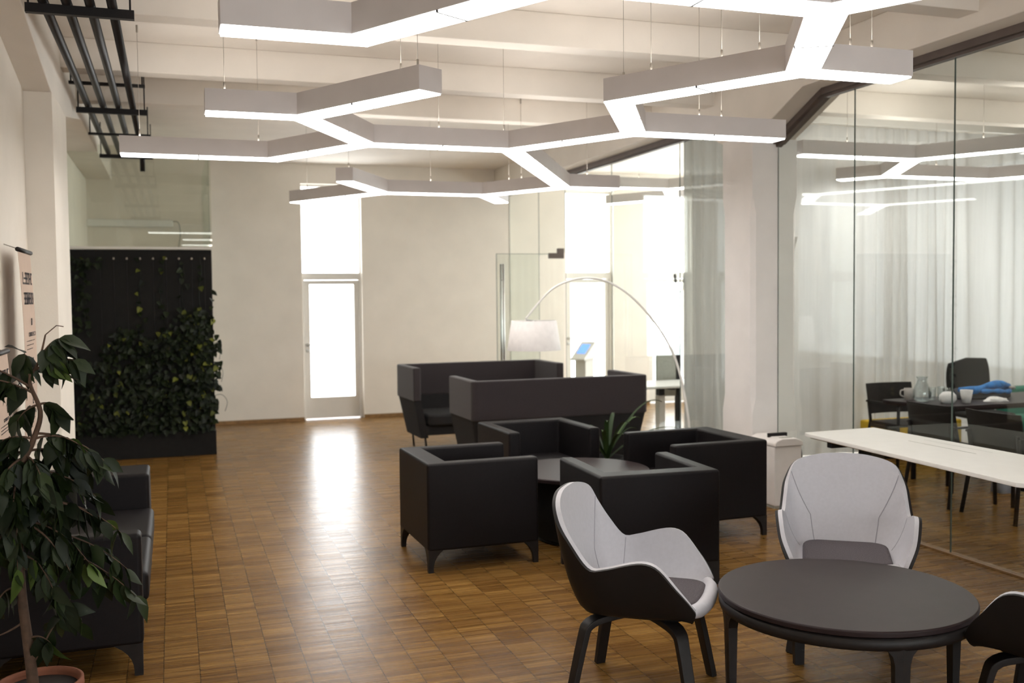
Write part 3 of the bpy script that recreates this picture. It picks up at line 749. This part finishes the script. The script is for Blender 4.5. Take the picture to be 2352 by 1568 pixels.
# near round table
rtb = thing('round_table', 'round matt black four-legged table in front at right', 'table', (2.625, 3.444, 0))
MB().lathe([(.505, .462), (.515, .468), (.515, .484), (.510, .490)], 96).build('tabletop', 'tabletop', rtb, True, bevel=.0015)
MB().rings([[(r_ * math.cos(2 * math.pi * k / 96), r_ * math.sin(2 * math.pi * k / 96), z) for k in range(96)] for r_, z in ((.455, .415), (.508, .415), (.512, .43), (.512, .456), (.50, .461), (.455, .461), (.455, .415))], caps=False).build('apron', 'darkwood', rtb, True)
for th_ in (77, 167, 257, 347):
    a = R(th_); mb = MB(); rs = []
    for k in range(15):
        u = k / 14; z = .46 * (1 - u)
        hw = .031 - .008 * u + .085 * max(0, 1 - u / .22) ** 2.2
        ro, ri = .508 - .012 * u, .465 + .006 * u
        da = hw / .49
        rs.append([(ri * math.cos(a - da), ri * math.sin(a - da), z), (ro * math.cos(a - da), ro * math.sin(a - da), z), (ro * 1.004 * math.cos(a), ro * 1.004 * math.sin(a), z),
                   (ro * math.cos(a + da), ro * math.sin(a + da), z), (ri * math.cos(a + da), ri * math.sin(a + da), z)])
    mb.rings(rs); mb.build('leg', 'darkwood', rtb)

# ------------------------------------------------------------------ ficus in a terracotta pot
fc = thing('potted_ficus', 'tall weeping fig in a terracotta pot in the left foreground', 'plant', (-.525, 4.22, 0))
MB().lathe([(.105, 0), (.115, .01), (.135, .19), (.137, .20), (.157, .20), (.162, .225), (.160, .25), (.150, .252), (.142, .235), (.140, .215), (.0, .214)], 48).build('pot', 'terracotta', fc, True)
MB().lathe([(.0, .215), (.139, .222), (.138, .20)], 32).build('soil', 'soil', fc, True)
P0 = Vector((-.525, 4.22, 0))
trunk_pts = smooth_path([(-.02, 0, .215), (-.035, .0, .40), (-.055, .02, .60), (-.06, .02, .85), (-.055, .0, 1.05), (.0, .0, 1.18), (.035, -.01, 1.30), (.0, 0, 1.42), (.035, 0, 1.50), (.06, 0, 1.60)], 50)
MB().tube(trunk_pts, lambda u: .019 * (1 - u) + .0028, 10).build('trunk', 'bark', fc, True)
rf = random.Random(11); br = MB(); fl = MB()
def f_leaf(p, d, L_=None, tone=None, droop=None):
    L_ = L_ or rf.uniform(.085, .128)
    tone = tone if tone is not None else (rf.uniform(.86, 1) if rf.random() < .06 else rf.random() ** 1.3 * .8 + .02)
    fl.leaf(p, d, (rf.uniform(-.9, .9), rf.uniform(-1, .3), rf.uniform(-.1, .9)), L_, L_ * rf.uniform(.46, .58), tone, .22, rf.uniform(.05, .35) if droop is None else droop)
def twig(p, q, sag, n, spread=.6, lw=1.0, skip=.15):
    p, q = Vector(p), Vector(q); m_ = p.lerp(q, .55) + Vector((0, 0, sag))
    pts = [p * (1 - u) ** 2 + m_ * 2 * u * (1 - u) + q * u * u for u in [i / 12 for i in range(13)]]
    br.tube(pts, lambda u: .0045 * lw * (1 - u) + .0012, 6)
    n = round(n * 1.55)
    for k in range(n):
        u = skip + (1 - skip) * (k + rf.random() * .6) / n; i = min(int(u * 12), 11)
        c = pts[i].lerp(pts[i + 1], u * 12 - i) if i < 12 else pts[12]
        tg = (pts[i + 1] - pts[i]).normalized()
        sd = Vector((rf.uniform(-1, 1), rf.uniform(-1, 1), 0)) * spread
        f_leaf(c, tg * .35 + sd + Vector((0, 0, rf.uniform(-1.25, -.35))))
    f_leaf(q, (pts[-1] - pts[-3]).normalized() + Vector((0, 0, -.5)))
def tp(z):
    return min(trunk_pts, key=lambda v: abs(v.z - z))
# top sprigs
twig(tp(1.50), (.11, 0, 1.585), .03, 9, .5); twig(tp(1.46), (.16, -.03, 1.50), .03, 9, .5); twig(tp(1.44), (-.02, .03, 1.53), .03, 5)
twig(tp(1.40), (-.20, .0, 1.50), .03, 12, .6); twig(tp(1.38), (-.16, -.05, 1.44), .03, 9); twig((-.16, 0, 1.47), (-.24, 0, 1.57), .02, 4)
br.tube([tp(1.6), (.10, 0, 1.635), (.125, 0, 1.63)], .002, 5)
twig(tp(1.34), (.09, 0, 1.31), .03, 5); twig(tp(1.33), (-.05, .0, 1.27), .03, 4)
# middle crown
for (z, q, n) in ((1.20, (.20, -.02, 1.14), 14), (1.22, (.27, .02, 1.08), 12), (1.16, (.16, .08, 1.06), 12), (1.20, (-.16, -.04, 1.15), 14), (1.15, (-.24, .03, 1.02), 14), (1.12, (-.14, -.10, .98), 13),
                  (1.05, (.10, -.08, .93), 12), (1.08, (.22, .05, .95), 12), (1.04, (-.06, -.10, .92), 12), (1.1, (.02, .1, 1.04), 10), (1.0, (-.22, -.02, .90), 12), (1.14, (.05, -.09, 1.02), 12), (.98, (-.10, .02, .84), 12), (1.02, (.10, .02, .84), 12)):
    twig(tp(z), q, .07, n)
# lower drooping branches on the right
for (z, q, n) in ((.92, (.24, -.02, .86), 12), (.95, (.31, .03, .80), 12), (.86, (.20, -.05, .70), 12), (.84, (.33, .0, .66), 12), (.80, (.36, -.01, .55), 11), (.86, (.14, -.07, .66), 10), (.82, (.24, .05, .60), 9),
                  (.86, (-.14, -.05, .74), 12), (.80, (-.20, .0, .62), 10), (.76, (.08, -.06, .58), 9), (.70, (.16, .0, .46), 7), (.62, (-.16, -.03, .52), 6), (.9, (-.05, -.1, .72), 10), (.9, (.05, .0, .72), 10)):
    twig(tp(z), q, .11, n)
twig(tp(.30), (.12, 0, .56), .02, 5, skip=.5); twig(tp(.42), (.05, -.03, .40), .04, 4); twig(tp(.48), (-.17, 0, .44), -.02, 3, skip=.7)
br.build('branches', 'bark', fc, True); fl.build('foliage', 'ficus', fc, True)

# strap-leaved plant between the sofa and the right armchair
sp_ = thing('potted_plant', 'strap-leaved green plant in a dark pot between armchair and high-backed sofa', 'plant', (3.62, 8.05, 0))
MB().lathe([(.12, 0), (.13, .01), (.16, .28), (.165, .30), (.15, .30), (.145, .27), (0, .268)], 32).build('pot', 'soot', sp_, True)
sl = MB(); rs_ = random.Random(4)
for (dx, dy, hgt, tone) in ((-.20, -.1, .26, .3), (-.12, -.2, .34, .9), (.10, -.15, .40, .2), (.20, -.05, .32, .3), (.42, .0, .58, .6), (.30, .1, .40, .95), (-.1, .1, .34, .3), (.02, -.25, .30, .5), (-.28, -.05, .30, .95), (.15, .2, .44, .4), (-.05, -.12, .42, .7), (.52, -.02, .30, .7)):
    rr = []; N_ = 14
    for k in range(N_ + 1):
        u = k / N_; x = dx * (1.5 * u - .2 * u * u); y = dy * 1.3 * u; z = .27 + hgt * (2.1 * u - 1.25 * u * u)
        w_ = .020 * (1 - abs(2 * u - .7) ** 3 * .45) if u < .98 else .002
        w_ = max(w_, .002); a = math.atan2(dy, dx) + math.pi / 2
        rr.append([(x + w_ * math.cos(a), y + w_ * math.sin(a), z + .006), (x, y, z), (x - w_ * math.cos(a), y - w_ * math.sin(a), z + .006)])
    o = len(sl.v)
    for r_ in rr: sl.v += [Vector(p) for p in r_]
    for k in range(N_):
        for j in (0, 1): sl.f.append((o + k * 3 + j, o + k * 3 + j + 1, o + k * 3 + j + 4, o + k * 3 + j + 3)); sl.tone.append(tone)
sl.build('leaves', 'strap', sp_, True)

# ------------------------------------------------------------------ white folding table, shredder, arc lamp
wt = thing('white_table', 'long white laminate table with cable flap along the glass wall', 'table', (4.44, 4.9, 0))
top = [(4.145, 5.84), (4.165, 5.90), (4.77, 5.93), (4.765, 3.86), (4.08, 3.86), (4.035, 3.93)]
MB().prism(top, .735, .76).build('tabletop', 'white', wt, world=True, bevel=.003)
MB().prism([(4.16, 5.83), (4.74, 5.86), (4.735, 3.92), (4.07, 3.93)], .728, .735).build('underlay', 'wood_trim', wt, world=True)
MB().box(4.535, 4.540, 4.72, 5.30, .7598, .7606).box(4.66, 4.662, 4.72, 5.30, .7598, .7604).build('cable_flap', 'grey', wt, world=True)
for y in (5.62, 4.0):
    lg = MB().box(4.41, 4.49, y - .02, y + .02, .05, .70).box(4.16, 4.74, y - .025, y + .025, .69, .728)
    lg.box(4.16, 4.72, y - .025, y + .025, .06, .09); lg.build('leg_frame', 'black', wt, world=True, bevel=.004)
    cs = MB()
    for x in (4.19, 4.69):
        cs.lathe([(.0, -.011), (.030, -.011), (.030, .011), (0, .011)], 20)
        for v in cs.v[-80:]: v.xyz = (x + v.z, y + v.x, .03 + v.y)
    cs.build('caster', 'black', wt, True, world=True)

sh = thing('paper_shredder', 'white paper shredder with dark feed slot standing by the column', 'shredder', (4.68, 7.03, 0))
MB().box(4.545, 4.80, 6.84, 7.20, .02, .50).build('bin', 'white_plastic', sh, world=True, bevel=.008)
MB().box(4.552, 4.794, 6.85, 7.19, 0, .02).build('plinth', 'grey', sh, world=True)
hp = MB(); hpr = [(4.538, .502), (4.807, .502), (4.807, .530), (4.785, .548), (4.735, .566), (4.61, .566), (4.56, .548), (4.538, .530)]
hp.rings([[(x, y, z) for x, z in hpr] for y in (6.825, 7.205)])
hp.build('shredder_head', 'white_plastic', sh, world=True, bevel=.009, seg=3)
MB().box(4.585, 4.76, 6.98, 7.01, .555, .592).build('feed_slot', 'black', sh, world=True, bevel=.004)
MB().box(4.62, 4.73, 6.86, 6.90, .56, .569).build('control_strip', 'grey', sh, world=True, bevel=.004)
MB().tube(smooth_path([(4.795, 7.12, .44), (4.81, 7.13, .40), (4.805, 7.13, .25), (4.81, 7.15, .02)], 16), .006, 6).build('power_cord', 'black', sh, True, world=True)
cordo = MB().tube(smooth_path([(4.80, 6.9, .47), (4.84 - .02, 6.88, .46), (4.82, 6.87, .36), (4.805, 6.9, .30)], 14), .006, 6)
cordo.build('power_cord', 'black', sh, True, world=True)

al = thing('arc_lamp', 'white arc floor lamp with drum shade reaching over the high-backed sofas', 'floor lamp', (4.62, 8.42, 0))
MB().lathe([(.0, 0), (.16, 0), (.165, .012), (.155, .03), (.03, .036), (0, .036)], 40).build('base', 'white', al, True)
arc = smooth_path([(4.62, 8.42, .03), (4.66, 8.45, .50), (4.58, 8.62, 1.17), (4.27, 8.80, 1.68), (3.92, 8.95, 1.895), (3.55, 9.08, 1.82), (3.26, 9.16, 1.505)], 60)
MB().tube(arc, lambda u: .0125 - .003 * u, 10).build('arc_stem', 'white', al, True, world=True)
sc_ = Vector((3.36, 9.19, 0))
shd = MB()
A_ = [[(sc_.x + r_ * math.cos(2 * math.pi * k / 40), sc_.y + r_ * math.sin(2 * math.pi * k / 40), z) for k in range(40)] for r_, z in ((.265, 1.20), (.222, 1.49), (.218, 1.49), (.261, 1.20), (.265, 1.20))]
shd.rings(A_, caps=False).build('lamp_shade', 'shade', al, True, world=True)
MB().tube([(3.14, 9.19, 1.488), (3.58, 9.19, 1.488)], .004, 6).tube([(3.36, 8.97, 1.488), (3.36, 9.41, 1.488)], .004, 6).tube([(3.28, 9.17, 1.50), (3.36, 9.19, 1.488)], .007, 6).build('shade_spider', 'steel', al, True, world=True)
MB().lathe([(.0, 1.36), (.03, 1.37), (.038, 1.41), (.02, 1.46), (.018, 1.488)], 20, (3.36, 9.19, 0)).build('bulb', 'white', al, True, world=True)

# ------------------------------------------------------------------ meeting room behind the glass
mt = thing('meeting_table', 'black meeting table with glassware behind the glass wall', 'table', (7.4, 7.27, 0))
MB().prism([(6.22, 7.62), (6.205, 7.5), (6.34, 6.98), (6.42, 6.91), (8.75, 6.85), (8.80, 6.90), (8.78, 7.60), (8.7, 7.66)], .705, .74).build('tabletop', 'tabletop', mt, world=True, bevel=.006)
for (x, y) in ((6.52, 7.1), (6.48, 7.5), (8.55, 7.05), (8.55, 7.5)): MB().tube([(x, y, 0), (x, y, .705)], .025, 12).build('leg', 'black', mt, True, world=True)
MB().box(6.5, 8.55, 7.26, 7.30, .64, .70).build('under_beam', 'black', mt, world=True)
def meet_chair(label, loc, rz, first=[None]):
    if first[0] is None:
        t = thing('meeting_chair', label, 'chair', loc, rz, 'black wooden meeting chairs')
        MB().prism(rounded(-.24, .24, -.21, .24, .04), .43, .455).build('seat', 'darkwood', t, bevel=.006)
        bk = MB(); rs = []
        for k in range(13):
            u = -1 + 2 * k / 12; x = .27 * u; yb = -.245 + .045 * u * u
            rs.append([(x, yb - .05, .82), (x, yb - .038, .82), (x, yb + .022, .52), (x, yb + .010, .52)])
        bk.rings(rs); bk.build('backrest', 'darkwood', t, True, bevel=.004)
        for sx in (-1, 1):
            MB().tube([(sx * .24, .21, 0), (sx * .225, .20, .64)], .016, 10).build('leg', 'darkwood', t, True)
            MB().tube([(sx * .265, -.28, 0), (sx * .235, -.21, .45), (sx * .24, -.24, .66)], .016, 10).build('leg', 'darkwood', t, True)
            MB().bar((sx * .225, .22, .645), (sx * .25, -.25, .645), .035, .018).build('armrest', 'darkwood', t, bevel=.004)
            MB().bar((sx * .232, .20, .41), (sx * .238, -.22, .41), .02, .04).build('side_rail', 'darkwood', t)
        first[0] = t
        return t
    c = copy_tree(first[0]); c.location = loc; c.rotation_euler = (0, 0, rz); c['label'] = label
    return c
meet_chair('black wooden chair behind the glass, back turned, nearest the curtain side of the pair', (6.09, 6.585, 0), R(-90))
meet_chair('black wooden chair behind the glass, back turned, at the right picture edge', (6.12, 5.955, 0), R(-90))
meet_chair('black wooden armchair at the far left end of the meeting table, facing the glassware', (6.84, 8.05, 0), R(178))
oc = thing('office_chair', 'tall dark office chair behind the blue jacket on the meeting table', 'chair', (7.86, 8.10, 0), R(170))
bb = MB(); rs = []
for k in range(9):
    u = k / 8; z = lerp(.56, 1.03, u); w_ = .24 - .03 * abs(2 * u - 1) ** 3
    rs.append([(-w_, -.20 - .04 * u, z), (0, -.235 - .04 * u, z), (w_, -.20 - .04 * u, z + (-.05 * u)), (w_, -.25 - .04 * u, z + (-.05 * u)), (0, -.285 - .04 * u, z), (-w_, -.25 - .04 * u, z)])
bb.rings(rs).build('backrest', 'soot', oc, bevel=.012, seg=3)
MB().prism(rounded(-.24, .24, -.22, .24, .07), .44, .50).build('seat', 'soot', oc, bevel=.02)
MB().tube([(0, 0, .08), (0, 0, .44)], .028, 12).bar((0, -.1, .46), (0, -.24, .62), .06, .02).build('column', 'black', oc, True)
for k in range(5):
    a = R(72 * k); MB().bar((0, 0, .09), (.29 * math.cos(a), .29 * math.sin(a), .065), .045, .03).lathe([(0, 0), (.025, 0), (.025, .05), (0, .05)], 12, (.28 * math.cos(a), .28 * math.sin(a), 0)).build('base_leg', 'black', oc)

def lathe_thing(name, label, cat, loc, prof, mat, seg=28, group=None):
    o = MB().lathe(prof, seg).build(name, mat, None, True); o.location = loc
    return tag(o, label, cat, group)
mg = thing('mug', 'grey ceramic mug left of the carafe on the meeting table', 'mug', (6.43, 7.50, .74))
MB().lathe([(0, 0), (.042, 0), (.046, .004), (.05, .105), (.046, .105), (.042, .01), (0, .008)], 28).build('cup', 'ceramic', mg, True)
MB().tube(smooth_path([(-.046, .01, .09), (-.085, .016, .085), (-.088, .016, .045), (-.047, .01, .025)], 16), .007, 8).build('handle', 'ceramic', mg, True)
lathe_thing('carafe', 'round-bellied clear glass carafe on the meeting table', 'carafe', (6.43, 7.34, .74),
            [(0, .002), (.055, .002), (.078, .03), (.083, .07), (.072, .115), (.045, .175), (.04, .20), (.052, .226), (.048, .226), (.036, .20), (.042, .172), (.068, .112), (.078, .07), (.073, .033), (.05, .008), (0, .008)], 'clear')
for (x, y, lb) in ((6.58, 7.38, 'clear drinking glass standing right behind the carafe'), (6.65, 7.28, 'clear drinking glass right of the carafe beside the white cup'), (6.70, 7.40, 'clear drinking glass furthest right before the dark chair back')):
    lathe_thing('drinking_glass', lb, 'glass', (x, y, .74), [(0, .002), (.030, .002), (.036, .12), (.033, .12), (.027, .01), (0, .01)], 'clear', 24, 'drinking glasses by the carafe')
tag(MB().lathe([(0, 0), (.06, .0), (.085, .03), (.08, .07), (.05, .10), (0, .105)], 18, (0, 0, 0), 1.0, .7).build('napkin_bundle', 'napkin', None, True), 'crumpled white napkin bundle beside the white cup', 'napkin').location = (6.53, 7.13, .74)
lathe_thing('white_cup', 'white conical cup at the right of the glassware', 'cup', (6.69, 7.08, .74), [(0, 0), (.036, 0), (.055, .115), (.051, .115), (.034, .008), (0, .008)], 'napkin')
jk = thing('jacket', 'blue and dark folded jacket heaped on the meeting table', 'jacket', (7.14, 7.41, .74))
def heap(w, d, h, n, seed, z0=0.0):
    rn = random.Random(seed); rings = []
    for k in range(7):
        u = k / 6; sc = math.cos(u * math.pi / 2) ** .6
        rings.append([((w * sc + .02 * math.sin(a * 3 + seed + k)) * math.cos(a), (d * sc + .015 * math.sin(a * 5 + seed)) * math.sin(a), z0 + h * math.sin(u * math.pi / 2) * (1 + .25 * math.sin(a * 2 + seed))) for a in [2 * math.pi * i / 28 for i in range(28)]])
    return MB().rings(rings)
heap(.34, .17, .085, 28, 2).build('lining', 'navy', jk, True)
fld = MB().tube(smooth_path([(-.30, -.08, .09), (-.15, -.12, .085), (0, -.10, .115), (.15, -.13, .13), (.27, -.08, .10), (.30, .02, .07)], 30), lambda u: .022 + .016 * math.sin(u * 9) ** 2, 10)
fld.tube(smooth_path([(-.1, -.14, .07), (.05, -.15, .07), (.2, -.15, .06), (.3, -.07, .055)], 24), lambda u: .014 + .01 * math.sin(u * 11) ** 2, 10)
fld.build('blue_shell', 'blue', jk, True)
MB().tube(smooth_path([(.22, -.16, .10), (.33, -.10, .085), (.35, .0, .05), (.28, -.08, .02)], 20), .012, 8).build('zip_edge', 'ceramic', jk, True)
tag(heap(.12, .07, .035, 20, 5).build('plastic_bag', 'napkin', None, True), 'clear crinkled plastic wrapper in front of the jacket', 'wrapper').location = (7.03, 7.08, .74)
yb = thing('bench', 'low yellow felt bench along the curtain', 'bench', (7.44, 8.65, 0))
MB().prism(rounded(6.93, 7.95, 8.46, 8.85, .03), .05, .375).build('bench_cushion', 'yellow', yb, world=True, bevel=.02, seg=3)
MB().box(6.98, 7.9, 8.5, 8.8, 0, .05).build('bench_plinth', 'black', yb, world=True)
gs = thing('lounge_sofa', 'green felt lounge sofa at the right beyond the meeting table', 'sofa', (8.6, 8.05, 0))
MB().prism(rounded(8.42, 9.2, 7.75, 8.35, .06), .04, .42).build('seat_block', 'green', gs, world=True, bevel=.03, seg=3)
MB().prism(rounded(8.42, 9.2, 8.35, 8.52, .06), .04, .70).build('back_block', 'green', gs, world=True, bevel=.03, seg=3)
bg = thing('tote_bag', 'grey fabric bag standing on the floor between the two turned meeting chairs', 'bag', (6.78, 6.72, 0))
heap(.12, .09, .38, 20, 8).build('bag_body', 'bag', bg, True)
MB().tube(smooth_path([(-.07, 0, .36), (-.05, 0, .50), (.05, 0, .50), (.07, 0, .36)], 14), .008, 6).build('bag_strap', 'bag', bg, True)

# curtain across the back of the meeting room
ct = thing('curtain', 'long white sheer curtain hanging behind the meeting room', 'curtain', (7.1, 8.95, 0))
cu = MB(); nX, nZ = 620, 14; rc = random.Random(9)
ph = 0; prof = []
x0, x1 = 4.90, 9.48
for i in range(nX + 1):
    ph += .28 * (1 + .55 * math.sin(i * .021) + .3 * math.sin(i * .057 + 1)); prof.append((lerp(x0, x1, i / nX), ph))
o = 0
for i, (x, p_) in enumerate(prof):
    for j in range(nZ + 1):
        v = j / nZ; z = lerp(.012, 3.50, v)
        am = .030 * (1 - .45 * v ** 3) * (1 + .35 * math.sin(i * .013 + 2))
        y = 8.965 + am * math.sin(p_ + .5 * math.sin(v * 2.1 + i * .01)) + .010 * math.sin(p_ * .37 + v * 3)
        cu.v.append(Vector((x + .012 * math.sin(v * 3 + p_ * .3), y, z)))
for i in range(nX):
    for j in range(nZ):
        a = i * (nZ + 1) + j; cu.f.append((a, a + nZ + 1, a + nZ + 2, a + 1)); cu.tone.append(0.)
cu.build('drape', 'curtain', ct, True, world=True)
MB().box(x0, x1, 8.95, 8.985, 3.515, 3.54).box(x0, x1, 8.955, 8.98, 3.54, ZC).build('curtain_track', 'white', ct, world=True)
tag(MB().rings([[(5.03, 7.36, 2.22), (5.11, 7.34, 2.22), (5.11, 7.56, 2.22), (5.03, 7.56, 2.22)], [(5.022, 7.36, 1.86), (5.03, 7.40, 1.86), (5.03, 7.52, 1.86), (5.022, 7.56, 1.86)]]).build('wall_sconce', 'white', None, bevel=.004), 'small white wedge-shaped wall light on the column behind the glass', 'wall light')

# ------------------------------------------------------------------ far office behind the glass
ks = thing('kiosk', 'white floor-standing kiosk with a small blue touch screen behind the glass', 'kiosk', (5.5, 13.0, 0), R(-58))
MB().box(-.09, .09, -.09, .12, .02, .86).build('pillar', 'white', ks, bevel=.006)
MB().box(-.16, .16, -.17, .17, 0, .02).build('foot_plate', 'white', ks, bevel=.004)
hd = MB(); hd.rings([[(-.12, -.16, .82), (-.12, -.155, .845), (-.12, .12, 1.08), (-.12, .135, 1.06), (-.12, .13, .84)], [(.12, -.16, .82), (.12, -.155, .845), (.12, .12, 1.08), (.12, .135, 1.06), (.12, .13, .84)]])
kh = hd.build('kiosk_head', 'white', ks, bevel=.006)
sn = Vector((0, -.235, .275)).normalized(); sd = Vector((0, .275, .235)).normalized()
cc = Vector((0, -.155, .845)) + sd * .20 + sn * .002
MB().rings([[cc + Vector((sx * .07, 0, 0)) + sd * sy * .095 + sn * e_ for sx, sy in ((-1, -1), (1, -1), (1, 1), (-1, 1))] for e_ in (0, .003)]).build('touch_screen', 'screen', kh)
dk = thing('desk', 'white height-adjustable desk with a steel column leg behind the glass', 'desk', (5.6, 10.45, 0))
MB().prism(rounded(4.93, 6.35, 10.05, 10.78, .05), .672, .70).build('desktop', 'white', dk, world=True, bevel=.006)
for x in (5.37, 6.12):
    MB().box(x - .04, x + .04, 10.37, 10.46, .03, .56).build('leg_column', 'white', dk, world=True, bevel=.004)
    MB().box(x - .035, x + .035, 10.375, 10.455, .56, .65).box(x - .03, x + .03, 10.1, 10.72, .65, .672).build('column_collar', 'black', dk, world=True)
    MB().box(x - .04, x + .04, 10.1, 10.74, 0, .03).build('foot', 'white', dk, world=True, bevel=.004)
dp = thing('desk_divider', 'olive-grey fabric divider with black edge standing behind the white desk', 'divider', (5.8, 10.83, 0))
MB().box(5.53, 5.80, 10.82, 10.86, .50, 1.10).build('panel', 'grey', dp, world=True, bevel=.012)
MB().box(5.80, 5.84, 10.81, 10.87, 0, 1.11).box(5.53, 5.56, 10.825, 10.855, 0, .50).build('post', 'black', dp, world=True)
MB().box(5.48, 5.60, 10.70, 10.98, 0, .02).box(5.76, 5.88, 10.70, 10.98, 0, .02).build('foot', 'black', dp, world=True)
cst = thing('coat_stand', 'slim pale coat stand with black hook tips near the curtain', 'coat stand', (6.0, 11.1, 0))
MB().tube([(0, 0, .02), (0, 0, 1.80)], .014, 10).build('pole', 'white', cst, True)
MB().lathe([(0, 0), (.17, 0), (.17, .012), (.02, .022), (0, .022)], 28).build('base', 'white', cst, True)
for k, a in enumerate((200, 20, 110, 290)):
    dx, dy = math.cos(R(a)), math.sin(R(a)); hk = thing
    h_ = MB().tube(smooth_path([(0, 0, 1.74), (dx * .05, dy * .05, 1.80), (dx * .075, dy * .075, 1.90)], 10), .008, 8).build('hook', 'white', cst, True)
    MB().tube([(dx * .072, dy * .072, 1.88), (dx * .09, dy * .09, 1.985)], .015, 8).build('hook_tip', 'black', h_, True)
